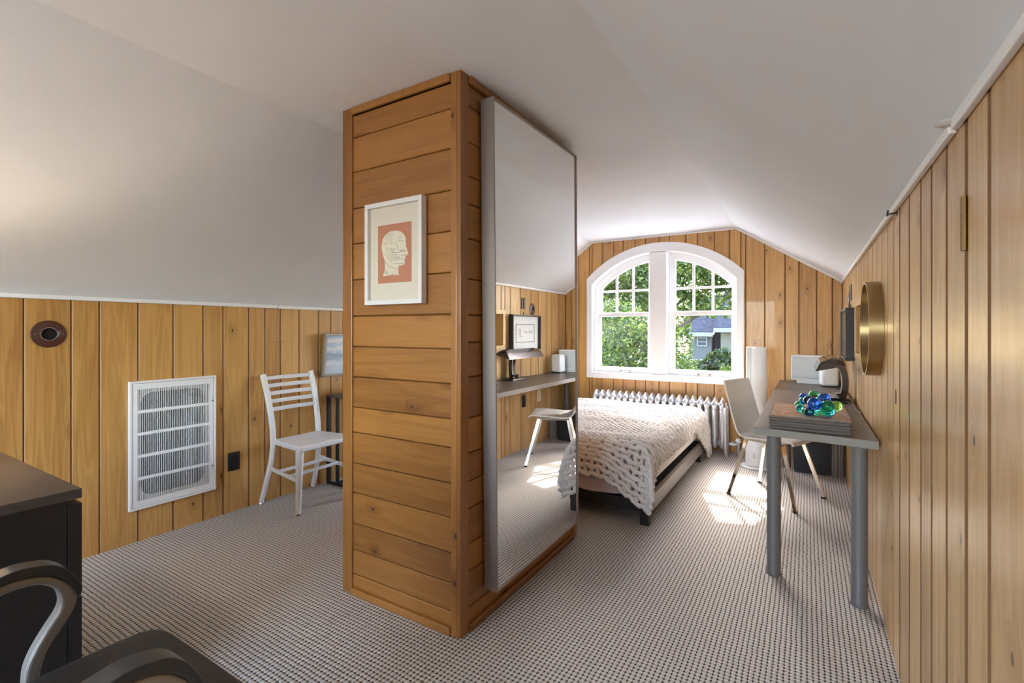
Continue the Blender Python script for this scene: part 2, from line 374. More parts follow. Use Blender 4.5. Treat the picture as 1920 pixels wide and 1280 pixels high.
for j in range(2):
    for i in (0, n-1): a = j*n+i; fs.append((a, a+n, a+4*n, a+3*n))
for j in (0, 2):
    for i in range(n-1): a = j*n+i; fs.append((a, a+1, a+3*n+1, a+3*n))
cb.add(vs, fs); struct(cb.build('ceiling', M['plaster']), 'white plaster attic ceiling with sloped sides')

# ------------------------------------------------------------------ boards
CH = .005
def board(parent, top, bot, to_world, name='plank', m='pine', th=.018, gap=.0018, ch=CH, edge='pine_edge_pale'):
    """upright board: top/bot chains [(a,z)] with the same a ends; front face chamfered on the two long edges.
       to_world = (origin, a-axis, normal) ; the local z axis is the grain"""
    org, ax, nm = to_world
    a0, a1 = top[0][0], top[-1][0]
    def at(chain, a):
        for (p, q) in zip(chain, chain[1:]):
            if p[0]-1e-9 <= a <= q[0]+1e-9:
                t = 0 if q[0] == p[0] else (a-p[0])/(q[0]-p[0]); return p[1]+(q[1]-p[1])*t
        return chain[-1][1] if a > chain[-1][0] else chain[0][1]
    inner = sorted({a for a, _ in top+bot if a0+ch*2.2 < a < a1-ch*2.2})
    A = [a0+gap, a0+gap+ch]+inner+[a1-gap-ch, a1-gap]; D = [-ch]+[0]*(len(A)-2)+[-ch]
    mid = (a0+a1)/2; zm = min(z for _, z in bot); k = len(A)
    vs = [(a-mid, d, at(bot, a)-zm) for a, d in zip(A, D)] + [(a-mid, d, at(top, a)-zm) for a, d in zip(A, D)]
    vs += [(a-mid, -th, at(bot, a)-zm) for a in A] + [(a-mid, -th, at(top, a)-zm) for a in A]
    fs = []
    for i in range(k-1):
        fs += [(i, i+1, k+i+1, k+i), (2*k+i, 3*k+i, 3*k+i+1, 2*k+i+1), (i, 2*k+i, 2*k+i+1, i+1), (k+i, k+i+1, 3*k+i+1, 3*k+i)]
    fs += [(0, k, 3*k, 2*k), (k-1, 3*k-1, 4*k-1, 2*k-1)]
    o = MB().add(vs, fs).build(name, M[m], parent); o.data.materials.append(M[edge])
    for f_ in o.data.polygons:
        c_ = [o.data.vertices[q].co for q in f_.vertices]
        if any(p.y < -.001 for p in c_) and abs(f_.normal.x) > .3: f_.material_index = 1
    o.matrix_local = Matrix.Translation(Vector(org)+Vector((ax[0],ax[1],0))*mid+Vector((0,0,zm))) @ Matrix((( ax[0], nm[0], 0, 0), (ax[1], nm[1], 0, 0), (0, 0, 1, 0), (0, 0, 0, 1)))
    return o
def seams(known, lo, hi, mean=.155):
    s = list(known)
    while s[0] > lo+.05: s.insert(0, s[0]-mean*random.uniform(.75, 1.25))
    while s[-1] < hi-.05: s.append(s[-1]+mean*random.uniform(.75, 1.25))
    s[0] = lo; s[-1] = hi
    if s[1]-s[0] < .03: s.pop(1)
    if s[-1]-s[-2] < .03: s.pop(-2)
    return s
# left knee wall (faces +x)
wl = struct(MB().box(XL-.15, XL-.016, YF-.15, YG+.15, -.05, ZL+.06).build('wall_left', M['pine_groove']), 'low knee wall of vertical knotty pine boards')
sl = seams([.76,.94,1.058,1.236,1.416,1.587,1.71,1.881,1.998,2.115,2.267,2.438,2.552], YF, YG)
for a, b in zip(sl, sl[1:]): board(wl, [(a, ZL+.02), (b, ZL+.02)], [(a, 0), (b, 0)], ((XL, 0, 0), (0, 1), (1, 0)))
# right knee wall (faces -x) with the niche
NY0, NY1, NZ0, NZ1 = 3.42, 3.868, 1.072, 1.37
mr = lambda a, b, d: Vector((XR+d, a, b))
wrb = MB().plate([(YF-.15, -.05), (YG+.15, -.05), (YG+.15, ZR+.06), (YF-.15, ZR+.06)], [[(NY0-.014, NZ0-.014), (NY1+.014, NZ0-.014), (NY1+.014, NZ1+.014), (NY0-.014, NZ1+.014)]], mr, .016, .22)
wr = struct(wrb.build('wall_right', M['pine_groove']), 'low knee wall of polished vertical pine boards')
nb = MB().box(XR+.20, XR+.215, NY0-.012, NY1+.012, NZ0-.012, NZ1+.012)
nb.box(XR+.0145, XR+.1995, NY0-.012, NY0, NZ0-.012, NZ1+.012).box(XR+.0145, XR+.1995, NY1, NY1+.012, NZ0-.012, NZ1+.012)
nb.box(XR+.0145, XR+.1995, NY0+.0003, NY1-.0003, NZ0-.012, NZ0).box(XR+.0145, XR+.1995, NY0+.0003, NY1-.0003, NZ1, NZ1+.012)
nb.build('niche_lining', M['pine'], wr)
w = .042
for nm_, bx in (('niche_casing', (NY0-w, NY1+w, NZ1, NZ1+w)), ('niche_casing', (NY0-w, NY1+w, NZ0-w, NZ0)), ('niche_casing', (NY0-w, NY0, NZ0, NZ1)), ('niche_casing', (NY1, NY1+w, NZ0, NZ1))):
    MB().box(XR-.006, XR+.014, *bx).build(nm_, M['pine_clear'], wr, bevel=.002)
kn = [.93,1.163,1.304,1.467,1.625,1.761,1.942,2.125,2.264,2.424,2.593,2.769]
sr = seams(kn, YF, YG, .17)
door = struct(empty('door_1', (XR, 1.304, 0)), 'concealed door of pine boards flush with the knee wall')
for a, b in zip(sr, sr[1:]):
    T = ((XR, 0, 0), (0, 1), (-1, 0)); zt = ZR+.02
    if 1.29 < a and b < 2.28:
        T = ((0, -1.304, 0), (0, 1), (-1, 0))
        a2 = a+.005 if abs(a-1.304) < .01 else a
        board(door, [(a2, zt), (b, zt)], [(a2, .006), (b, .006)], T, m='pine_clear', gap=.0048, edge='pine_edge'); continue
    g = .0048 if b < 2.3 else .002
    lo, hi = NY0-w+.002, NY1+w-.002
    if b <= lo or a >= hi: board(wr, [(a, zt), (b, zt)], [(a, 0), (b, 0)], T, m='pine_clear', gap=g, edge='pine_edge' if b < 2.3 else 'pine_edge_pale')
    else:
        parts = [(max(a, lo), min(b, hi))]
        for (p, q) in parts:
            board(wr, [(p, zt), (q, zt)], [(p, NZ1+w-.002), (q, NZ1+w-.002)], T, m='pine_clear')
            board(wr, [(p, NZ0-w+.002), (q, NZ0-w+.002)], [(p, 0), (q, 0)], T, m='pine_clear')
        if a < lo: board(wr, [(a, zt), (lo, zt)], [(a, 0), (lo, 0)], T, m='pine_clear')
        if b > hi: board(wr, [(hi, zt), (b, zt)], [(hi, 0), (b, 0)], T, m='pine_clear')
for z in (1.435, .25):
    h = MB().tube([(-.004, .001, z-.055), (-.004, .001, z+.055)], .0055, 10)
    for k in (-.018, .018): h.tube([(-.004, .001, z+k-.001), (-.004, .001, z+k+.001)], .0064, 10)
    h.build('hinge', M['bronze_hinge'], door)
pl = MB()
pl.plate([(.904+.010*math.cos(t)*.8, .978+.026*math.sin(t)) for t in np.linspace(0, 2*math.pi, 20, endpoint=False)], [], lambda a, b, d: Vector((d, a, b)), -.0012, .004)
pl.build('finger_pull', M['void'], door)

# gable wall (faces -y) with the arched window
WX = -1.366; SX0, SX1, SZ = -2.199, -.532, 0.667
OX0, OX1, OZ0 = -2.134, -.600, .728            # opening inside the casing
def arch(x, R, c): return c+math.sqrt(max(0, R*R-(x-WX)**2))
OUT = lambda x: min(2.165, arch(x, 1.156, 1.009)); INN = lambda x: arch(x, 1.056, 1.014)
def archpts(f, x0, x1, n=28): return [(x0+(x1-x0)*i/n, f(x0+(x1-x0)*i/n)) for i in range(n+1)]
opening = [(OX0, OZ0), (OX1, OZ0)] + archpts(INN, OX1, OX0)
def roofz(x):
    if x < XB1: return ZL+.02+(ZC-ZL-.02)*(x-XL)/(XB1-XL)
    if x > XRB: return ZC-(ZC-ZR-.02)*(x-XRB)/(XR-XRB)
    return ZC
my = lambda a, b, d: Vector((a, YG+d, b))
gb = MB().plate([(XL-.15, -.05), (XR+.2, -.05), (XR+.2, ZR-.06), (XR, ZR+.02), (XRB, ZC), (XB1, ZC), (XL, ZL+.02), (XL-.15, ZL-.08)], [[(OX0-.016, OZ0-.024), (OX1+.016, OZ0-.024)] + [(x, z+.016) for x, z in archpts(INN, OX1+.016, OX0-.016)]], my, .017, .17)
wb = struct(gb.build('wall_back', M['pine_groove']), 'gable end wall of vertical knotty pine boards')
sg = seams([-2.309,-2.14,-2.016,-1.878,-1.769,-1.629,-1.513,-1.368,-1.258,-1.088,-.973,-.81,-.665,-.519,-.351,-.179,-.065,.076,.197], XL, XR, .14)
C0, C1 = -2.172, -.562
GT = ((0, YG, 0), (1, 0), (0, -1))
def gtop(p, q): return [(p, roofz(p))]+[(x, roofz(x)) for x in (XB1, XRB) if p < x < q]+[(q, roofz(q))]
CUT = lambda x: arch(x, 1.105, 1.012)
for a, b in zip(sg, sg[1:]):
    for (p, q) in ((a, min(b, C0)), (max(a, C0), min(b, C1)), (max(a, C1), b)):
        if q-p < .012: continue
        if p >= C0-1e-6 and q <= C1+1e-6:
            ks = [p+(q-p)*i/5 for i in range(6)]
            board(wb, gtop(p, q), [(x, CUT(x)) for x in ks], GT)
            board(wb, [(p, .70), (q, .70)], [(p, 0), (q, 0)], GT)
        else: board(wb, gtop(p, q), [(p, 0), (q, 0)], GT)

# wall behind the camera, with an opening added for the fill light
wf = MB().plate([(XL-.15, -.05), (XR+.15, -.05), (XR+.15, ZR), (XRB, ZC+.05), (XB0, ZC+.05), (XL-.15, ZL)], [[(-2.35, .75), (-.65, .75), (-.65, 1.9), (-2.35, 1.9)]], lambda a, b, d: Vector((a, YF+d, b)), -.14, 0)
struct(wf.build('wall_front', M['pine']), 'pine end wall with an opening added for the fill light')

# white moldings under the ceiling
def trim(n, a, b, off, hh=.024, ww=.016):
    a = Vector(a); b = Vector(b); o = MB().bar(a, b, ww, hh, up=off).build('trim_%d' % n, M['white_trim'], bevel=.005, seg=3); return struct(o, 'narrow white ceiling molding')
trim(1, (XL+.008, YF, ZL+.012), (XL+.008, 2.085, ZL+.012), (0,0,1)); trim(2, (XL+.008, 2.091, ZL+.011), (XL+.008, YG, ZL+.011), (0,0,1))
trim(3, (XR-.008, YF, ZR+.012), (XR-.008, 1.352, ZR+.012), (0,0,1), .026); trim(4, (XR-.008, 1.372, ZR+.011), (XR-.008, YG, ZR+.011), (0,0,1), .024)
yy = YG-.008
trim(5, (XL, yy, ZL+.012), (XB1, yy, ZC-.010), (0,0,1), .019); trim(6, (XB1, yy, ZC-.010), (XRB, yy, ZC-.010), (0,0,1), .019); trim(7, (XRB, yy, ZC-.010), (XR, yy, ZR+.012), (0,0,1), .019)
# chipped plaster where the right molding is broken
struct(MB().lathe([(.012, -.004), (.022, 0), (.012, .008)], 9, Matrix.Translation((XR-.02, 1.362, ZR+.018))).build('trim_8', M['frame_white']), 'broken grey plaster patch in the molding')

# ------------------------------------------------------------------ window
win = struct(empty('window_1', (0, 0, 0)), 'wide arched white window with two double-hung sashes')
y = YG
cas = MB().plate([(SX0, OZ0), (SX0, OUT(SX0))] + archpts(OUT, SX0, SX1, 36)[1:] + [(SX1, OZ0)] + [(OX1, OZ0)] + archpts(INN, OX1, OX0, 36) + [(OX0, OZ0)], [], my, -.024, .012)
cas.build('casing', M['white_paint'], win, bevel=.003)
MB().box(SX0, SX1, y-.026, y+.012, SZ, OZ0+.001).build('apron', M['white_paint'], win, bevel=.003)
MB().box(OX0-.004, OX1+.004, y-.034, y+.12, OZ0-.012, OZ0+.006).build('sill', M['white_paint'], win, bevel=.004)
jb = MB()
o1 = [(OX0-.012, OZ0-.02), (OX1+.012, OZ0-.02)] + [(x, z+.012) for x, z in archpts(INN, OX1+.012, OX0-.012)]
jb.plate(o1, [opening[::-1]], my, .012, .165); jb.build('jamb', M['white_paint'], win)
MB().box(-1.471, -1.284, y-.012, y+.15, OZ0, 2.064).build('mullion', M['white_paint'], win, bevel=.006)
GR, GCZ = .955, 1.03
GA = lambda x: arch(x, GR, GCZ)
def sash(xa, xb, ga, gb, cols):
    lo = empty('sash', (0, 0, 0)); lo.parent = win; lo['label'] = 'lower sash with one large pane'
    y0, y1 = .050, .085
    MB().plate([(xa, OZ0+.0075), (xb, OZ0+.0075), (xb, 1.415), (xa, 1.415)], [[(ga, .795), (gb, .795), (gb, 1.372), (ga, 1.372)][::-1]], my, y0, y1).build('sash_frame', M['white_paint'], lo, bevel=.003)
    MB().box(ga-.004, gb+.004, y+.064, y+.068, .79, 1.377).build('pane', M['glass'], lo)
    mx = (ga+gb)/2+.02
    lf = MB().tube([(mx-.05, y+.048, .752), (mx-.05, y+.03, .752), (mx+.05, y+.03, .752), (mx+.05, y+.048, .752)], .004, 8); lf.box(mx-.065, mx-.04, y+.044, y+.05, .742, .762).box(mx+.04, mx+.065, y+.044, y+.05, .742, .762)
    lf.build('sash_lift', M['chrome'], lo)
    up = empty('sash', (0, 0, 0)); up.parent = win; up['label'] = 'arched upper sash of six small panes'
    y0, y1 = .088, .122
    hole = [(ga, 1.42), (gb, 1.42)] + archpts(GA, gb, ga, 16)
    MB().plate([(xa, 1.375), (xb, 1.375)] + archpts(lambda x: INN(x)-.003, xb, xa, 20), [hole[::-1]], my, y0, y1).build('sash_frame', M['white_paint'], up, bevel=.002)
    for c in cols: MB().box(c-.011, c+.011, y+y0+.004, y+y1-.004, 1.415, GA(c)+.008).build('muntin', M['white_paint'], up, bevel=.002)
    zr = 1.665; half = math.sqrt(GR**2-(zr-GCZ)**2)
    MB().box(max(ga, WX-half)-.004, min(gb, WX+half)+.004, y+y0+.0055, y+y1-.0055, zr-.011, zr+.011).build('muntin', M['white_paint'], up, bevel=.002)
    es = [ga]+cols+[gb]
    for i in range(3):
        p, q = es[i], es[i+1]; yg0, yg1 = y+.103, y+.107
        MB().box(p, q, yg0, yg1, 1.416, zr).build('pane', M['glass'], up)
        MB().plate([(p, zr), (q, zr)] + archpts(lambda x: max(zr+.002, GA(x)+.003), q, p, 6), [], my, .103, .107).build('pane', M['glass'], up)
sash(OX0+.0025, -1.4735, -2.05, -1.505, [-1.876, -1.683]); sash(-1.2815, OX1-.0025, -1.214, -.655, [-1.029, -.838])

# ------------------------------------------------------------------ wood column
colm = struct(empty('wall_column', (0, 0, 0)), 'square column clad in horizontal amber pine boards')
MB().box(CX0+.03, CX1-.03, CY0+.03, CY1-.03, 0, ZC+.01).build('core', M['pine_groove'], colm)
zf = [2.228,2.212,2.109,1.949,1.781,1.617,1.451,1.283,1.143,1.003,.862,.746,.603,.466,.324,.202,.089,.0]
zs = [2.228,2.127,1.984,1.846,1.731,1.591,1.427,1.281,1.169,1.027,.861,.720,.605,.493,.349,.238,.092,.0]
def hboard(p0, p1, z0, z1, nm):
    """horizontal board between plan points p0,p1 with outward normal nm"""
    L = math.dist(p0, p1); ch = .004; g = .0014; h = (z1-z0)/2
    A = [-h+g, -h+g+ch, h-g-ch, h-g]; D = [-ch, 0, 0, -ch]
    vs = [(a, d, zz) for zz in (-L/2, L/2) for a, d in zip(A, D)] + [(a, -.018, zz) for zz in (-L/2, L/2) for a in A]
    fs = []
    for i in range(3): fs += [(i, i+1, 5+i, 4+i), (8+i, 12+i, 13+i, 9+i), (i, 8+i, 9+i, i+1), (4+i, 5+i, 13+i, 12+i)]
    fs += [(0, 4, 12, 8), (3, 11, 15, 7)]
    o = MB().add(vs, fs).build('plank', M['pine_column'], colm)
    d = Vector((p1[0]-p0[0], p1[1]-p0[1], 0)).normalized(); nv = Vector((*nm, 0)); up = Vector((0, 0, 1))
    c = Vector(((p0[0]+p1[0])/2, (p0[1]+p1[1])/2, (z0+z1)/2))
    R = Matrix(((up.x, nv.x, d.x, c.x), (up.y, nv.y, d.y, c.y), (up.z, nv.z, d.z, c.z), (0, 0, 0, 1)))
    if R.to_3x3().determinant() < 0: R = Matrix(((up.x, nv.x, -d.x, c.x), (up.y, nv.y, -d.y, c.y), (up.z, nv.z, -d.z, c.z), (0, 0, 0, 1)))
    o.matrix_local = R
rec = .008
for zz, p0, p1, nm in ((zf, (CX0+.06, CY0+rec), (CX1-.05, CY0+rec), (0, -1)), (zs, (CX1-rec, CY0+.05), (CX1-rec, CY1-.05), (1, 0)), (zs, (CX0+rec, CY0+.05), (CX0+rec, CY1-.05), (-1, 0)), (zf, (CX0+.06, CY1-rec), (CX1-.05, CY1-rec), (0, 1))):
    for z1, z0 in zip(zz, zz[1:]):
        if z1-z0 > .03: hboard(p0, p1, z0, z1, nm)
def post(x0, x1, y0, y1): MB().box(x0, x1, y0, y1, 0, ZC+.004).build('corner_board', M['pine_column'], colm, bevel=.003)
t = .02
post(CX1-.0495, CX1-t, CY0, CY0+t); post(CX1-t, CX1, CY0, CY0+.054)
post(CX0, CX0+.065, CY0, CY0+t); post(CX0, CX0+t, CY0+t, CY0+.054)
post(CX1-t, CX1, CY1-.05, CY1); post(CX1-.0495, CX1-t, CY1-t, CY1); post(CX0, CX0+t, CY1-.05, CY1); post(CX0+t, CX0+.065, CY1-t, CY1)
def mold(p0, p1, nm, z0, z1, pr_, name):
    a = Vector((*p0, (z0+z1)/2)); b = Vector((*p1, (z0+z1)/2)); n_ = Vector((*nm, 0))*(pr_/2-.004)
    MB().bar(a+n_, b+n_, pr_+.008, z1-z0, up=(0,0,1)).build(name, M['pine_column'], colm, bevel=.006, seg=3)
for p0, p1, nm in (((CX0+.066, CY0), (CX1-.05, CY0), (0, -1)), ((CX1, CY0+.055), (CX1, CY1-.05), (1, 0)), ((CX0, CY0+.055), (CX0, CY1-.05), (-1, 0)), ((CX0+.066, CY1), (CX1-.05, CY1), (0, 1))):
    mold(p0, p1, nm, 0, .032, .010, 'base_molding'); mold(p0, p1, nm, 2.212, 2.244, .010, 'crown_molding')

# ------------------------------------------------------------------ big mirror
mt = empty('wall_mirror', (CX1, 2.065, 1.16)); tag(mt, 'tall rectangular mirror with a slim silver frame hung on the wood column', 'mirror')
mt.rotation_euler = (math.radians(.8), 0, 0)
hx, y0, y1, z0, z1 = .066, -.41, .425, -1.027, 1.025
fw_ = .007
for b_ in ((y0, y1, z1-fw_, z1), (y0, y1, z0, z0+fw_), (y0, y0+fw_, z0+fw_, z1-fw_), (y1-fw_, y1, z0+fw_, z1-fw_)):
    MB().box(.002, hx, *b_).build('frame', M['aluminium'], mt)
MB().box(hx-.012, hx-.006, y0+fw_, y1-fw_, z0+fw_, z1-fw_).build('mirror_glass', M['mirror'], mt)
MB().box(.004, hx-.013, y0+fw_, y1-fw_, z0+fw_, z1-fw_).build('backing', M['black'], mt)

# ------------------------------------------------------------------ framed head print on the column
fp = empty('framed_print', (-1.508, CY0+.002, 1.551)); tag(fp, 'white framed orange print of a cream head in profile on the wood column', 'picture')
def frame_parts(par, w_, h_, d, fwid, m, axis='y', y_back=0):
    for b_ in ((-w_/2, w_/2, h_/2-fwid, h_/2), (-w_/2, w_/2, -h_/2, -h_/2+fwid), (-w_/2, -w_/2+fwid, -h_/2+fwid, h_/2-fwid), (w_/2-fwid, w_/2, -h_/2+fwid, h_/2-fwid)):
        MB().box(b_[0], b_[1], -d, 0, b_[2], b_[3]).build('frame', m, par, bevel=.0015)
frame_parts(fp, .336, .444, .032, .020, M['frame_white'])
MB().box(-.149, .149, -.014, -.004, -.203, .203).build('mat_board', M['mat_board'], fp)
MB().box(-.100, .097, -.0152, -.0142, -.128, .124).build('orange_sheet', M['print_orange'], fp)
HP = [(155,1065),(190,930),(185,800),(150,700),(128,560),(150,430),(200,350),(280,300),(370,283),(450,300),(510,350),(540,420),(545,560),(582,685),(575,712),(537,725),(532,770),(518,800),(526,840),(515,875),(470,890),(425,890),(415,960),(430,1055),(330,1045),(322,1010),(310,1045)]
def hp(x, y_): 
    s_ = (x-65)/565; top = 205-75*s_; bot = 1190-25*s_
    return (-.100+.197*s_, .124-.252*(y_-top)/(bot-top))
hd = MB().plate([hp(*q) for q in HP], [], lambda a, b, d: Vector((a, d, b)), -.0160, -.0153); hd.build('head_silhouette', M['paper_cream'], fp)
ink = MB()
def stroke(pts, r=.0006, yv=-.0161, par=None):
    q = [hp(*p) for p in pts]
    for (a, b) in zip(q, q[1:]):
        d = (Vector(b)-Vector(a)); 
        if d.length < 1e-5: continue
        nrm = Vector((-d.y, d.x)).normalized()*r
        ink.add([(a[0]+nrm.x, yv, a[1]+nrm.y), (a[0]-nrm.x, yv, a[1]-nrm.y), (b[0]-nrm.x, yv, b[1]-nrm.y), (b[0]+nrm.x, yv, b[1]+nrm.y)], [(0,1,2,3)])
for x in (215, 245, 275, 300, 325): stroke([(x, 330), (x-18, 430), (x-15, 520)], .0005)
for k in range(4): stroke([(200+30*k, 560+10*k), (225+30*k, 660), (290+20*k, 760-8*k), (340+30*k, 800-20*k), (440, 790-25*k)], .0005)
for a, b in (((190, 690), (310, 820)), ((190, 820), (270, 910)), ((270, 905), (410, 955)), ((415, 470), (500, 462)), ((300, 660), (430, 662)), ((460, 718), (575, 705)), ((330, 850), (510, 862)), ((150, 505), (200, 507)), ((330, 505), (365, 500)), ((345, 700), (400, 700)), ((440, 775), (510, 770)), ((170, 985), (225, 1040)), ((180, 975), (235, 1030)), ((190, 965), (245, 1020)), ((360, 960), (357, 1030)), ((375, 1030), (415, 1030))): stroke([a, b], .0007)
stroke([(390, 450), (385, 520), (405, 560), (405, 620)], .0006); stroke([(440, 640), (490, 615), (545, 640), (490, 650), (440, 640)], .0009)
stroke([(290, 590), (330, 640), (360, 600), (300, 605)], .0007); stroke([(410, 430), (470, 400), (415, 400)], .0005)
ink.build('ink_lines', M['ink'], fp)
MB().box(-.149, .149, -.0250, -.0235, -.203, .203).build('picture_glass', M['glass'], fp)

# ------------------------------------------------------------------ return-air grille on the left wall
gy, gz, gw, gh = 1.4195, .556, .468, .738
gr = empty('return_air_grille', (XL+.001, gy, gz)); tag(gr, 'large white metal return air grille on the pine knee wall', 'vent grille')
def lf(b, *a): return b.box(*a)
for b_ in ((-gw/2, gw/2, gh/2-.012, gh/2), (-gw/2, gw/2, -gh/2, -gh/2+.012), (-gw/2, -gw/2+.012, -gh/2+.012, gh/2-.012), (gw/2-.012, gw/2, -gh/2+.012, gh/2-.012)):
    MB().box(0, .022, *b_).build('outer_frame', M['white_metal'], gr, bevel=.002)
iw, ih = gw-.028, gh-.028; ow, oh = .388, .640
MB().plate([(-iw/2, -ih/2), (iw/2, -ih/2), (iw/2, ih/2), (-iw/2, ih/2)], [[(-ow/2, -oh/2), (ow/2, -oh/2), (ow/2, oh/2), (-ow/2, oh/2)][::-1]], lambda a, b, d: Vector((d, a, b)), .010, .018).build('door_panel', M['white_metal'], gr, bevel=.001)
rh = oh/5
for k in range(1, 5): MB().box(.012, .0185, -ow/2, ow/2, -oh/2+k*rh-.009, -oh/2+k*rh+.009).build('crossbar', M['white_metal'], gr, bevel=.001)
fins = MB(); nf = 40
for k in range(nf):
    yv = -ow/2+ow*(k+.5)/nf
    fins.box(.008, .0165, yv-.0009, yv+.0009, -oh/2, oh/2)
o = fins.build('fins', M['white_metal'], gr); o['kind'] = 'stuff'
def rrect(w_, h_, r, n_=6):
    return [(sx*(w_/2-r)+r*math.cos(a0+math.pi/2*i/n_), sy*(h_/2-r)+r*math.sin(a0+math.pi/2*i/n_)) for sx, sy, a0 in ((1,1,0), (-1,1,math.pi/2), (-1,-1,math.pi), (1,-1,1.5*math.pi)) for i in range(n_+1)]
MB().plate([(-iw/2, -ih/2), (iw/2, -ih/2), (iw/2, ih/2), (-iw/2, ih/2)], [rrect(.345, .60, .06)[::-1]], lambda a, b, d: Vector((d, a, b)), .0008, .003).build('filter_card', M['white_board'], gr)
MB().box(.0002, .0008, -iw/2, iw/2, -ih/2, ih/2).build('duct', mat('filter_grey', (.045,.042,.04), .9), gr)
for z in (.21, -.21): MB().lathe([(.006, 0), (.006, .004), (.003, .006)], 10, Matrix.Translation((.018, .212, z)) @ Matrix.Rotation(math.pi/2, 4, 'Y')).build('latch_screw', M['chrome'], gr)

# ------------------------------------------------------------------ small fixtures
def ring(name, loc, sgn, r, label):
    e = empty(name, loc); tag(e, label, 'wall port')
    R = Matrix.Rotation(sgn*math.pi/2, 4, 'Y')
    f = MB(); prof_ = [(r*.46, .001), (r*.46, .010), (r*.52, .013), (r*.62, .010), (r*.96, .006), (r, .001)]
    n_ = 40; vs = []; fs = []
    for rr, z in prof_:
        for k in range(n_): vs.append(R @ Vector((rr*math.cos(2*math.pi*k/n_), rr*math.sin(2*math.pi*k/n_), z)))
    for i in range(len(prof_)-1):
        for k in range(n_): l = (k+1) % n_; fs.append((i*n_+k, i*n_+l, (i+1)*n_+l, (i+1)*n_+k))
    f.add(vs, fs).build('flange', M['brown_enamel'], e, smooth=True)
    MB().lathe([(r*.47, .0006), (r*.47, .0016)], 32, R).build('opening', M['void'], e)
    MB().tube([R @ Vector((r*.47*math.cos(t_), r*.47*math.sin(t_), .011)) for t_ in np.linspace(0, 2*math.pi, 32, endpoint=False)], .0022, 6, closed=True).build('collar', M['frame_pewter'], e, smooth=True)
    for s_ in (-1, 1): MB().lathe([(.003, 0), (.003, .002)], 8, R @ Matrix.Translation((0, s_*r*.78, .008))).build('screw', M['frame_pewter'], e)
ring('flue_port', (XL, .851, 1.199), 1, .069, 'round brown metal port cover on the knee wall above the dark drawers')
ring('flue_port', (XR, 4.445, 1.440), -1, .062, 'round brown metal port cover above the black framed calligraphy')
def outlet(loc, sgn, w_, h_, m, label, name='power_outlet', slots=True):
    e = empty(name, loc); tag(e, label, 'outlet')
    MB().box(0 if sgn > 0 else -.007, .007 if sgn > 0 else 0, -w_/2, w_/2, -h_/2, h_/2).build('cover_plate', m, e, bevel=.002)
    if slots:
        for z in (-h_*.2, h_*.2):
            MB().lathe([(.015, .0), (.015, .0022), (.012, .003)], 16, Matrix.Translation((.0068*sgn, 0, z)) @ Matrix.Rotation(sgn*math.pi/2, 4, 'Y')).build('socket', m, e)
    return e
outlet((XL, 1.777, .337), 1, .078, .122, M['black'], 'black double power outlet beside the white grille')
outlet((XR, 4.594, .508), -1, .07, .125, mat('cream_plate', (.72,.62,.45), .4), 'cream power outlet under the desk by the gable wall')
outlet((XR, 4.264, .488), -1, .072, .122, M['black'], 'black power outlet under the desk behind the white chair')
vp = empty('vent_plate', (XR, 4.253, 1.49)); tag(vp, 'small brown slotted plate above the framed calligraphy', 'vent plate')
MB().box(-.008, 0, -.036, .036, -.058, .058).build('plate', M['brown_enamel'], vp, bevel=.002)
MB().box(-.012, -.008, -.006, .006, -.045, .045).build('slot_bar', M['black'], vp)
hk = empty('hook_latch', (XL, 2.106, 1.131)); tag(hk, 'tiny brass hook and eye latch on the knee wall over the white ladder-back chair', 'latch')
MB().tube([(.002, -.03, 0), (.012, -.03, 0), (.012, .02, .002), (.006, .024, -.002)], .0022, 6).build('hook', M['brass'], hk)
MB().tube([Vector((.010, .022+.006*math.cos(t_), .006*math.sin(t_))) for t_ in np.linspace(0, 6.28, 12, endpoint=False)], .0018, 6, closed=True).build('eye', M['brass'], hk)
hb = empty('wall_hook', (XR-.004, 2.145, ZR-.012)); tag(hb, 'small dark hook under the broken molding on the right wall', 'hook')
MB().tube([(0, 0, 0), (-.02, 0, .0), (-.028, 0, -.008), (-.026, 0, .012)], .0035, 6).build('prong', M['bronze'], hb)
MB().lathe([(.009, 0), (.007, .004)], 10, Matrix.Rotation(-math.pi/2, 4, 'Y')).build('rosette', M['bronze'], hb)

# ------------------------------------------------------------------ white ladder-back chair
ch = empty('ladder_back_chair', (-3.03, 2.155, 0)); tag(ch, 'white metal ladder-back chair against the left knee wall', 'chair')
mw = M['alu_white']
hw = .2
seat = MB(); nu, nv = 18, 18
def seat_z(u, v):   # u 0 back..1 front, v -1..1
    dish = .018*math.exp(-((u-.45)/.33)**2)*(1-abs(v)**3); scoop = .010*max(0, u-.55)*(1-min(1, abs(abs(v)-.5)/.5))*2
    return .462-dish-scoop+.006*math.exp(-(v/.12)**2)*max(0, u-.5)
vs = []; fs = []
for i in range(nu+1):
    for j in range(nv+1):
        u, v = i/nu, -1+2*j/nv; wd = .175+.045*u; x = -.13+.365*u; 
        vs.append((x, v*wd, seat_z(u, v)))
k = len(vs)
vs += [(x, yv, .422) for x, yv, z in vs]
W_ = nv+1
for i in range(nu):
    for j in range(nv):
        a = i*W_+j; fs.append((a, a+1, a+W_+1, a+W_)); fs.append((k+a, k+a+W_, k+a+W_+1, k+a+1))
for j in range(nv): fs.append((j, k+j, k+j+1, j+1)); a = nu*W_+j; fs.append((a, a+1, k+a+1, k+a))
for i in range(nu): a = i*W_; fs.append((a, a+W_, k+a+W_, k+a)); a = i*W_+nv; fs.append((a, k+a, k+a+W_, a+W_))
seat.add(vs, fs).build('seat', mw, ch, smooth=True, bevel=.008)
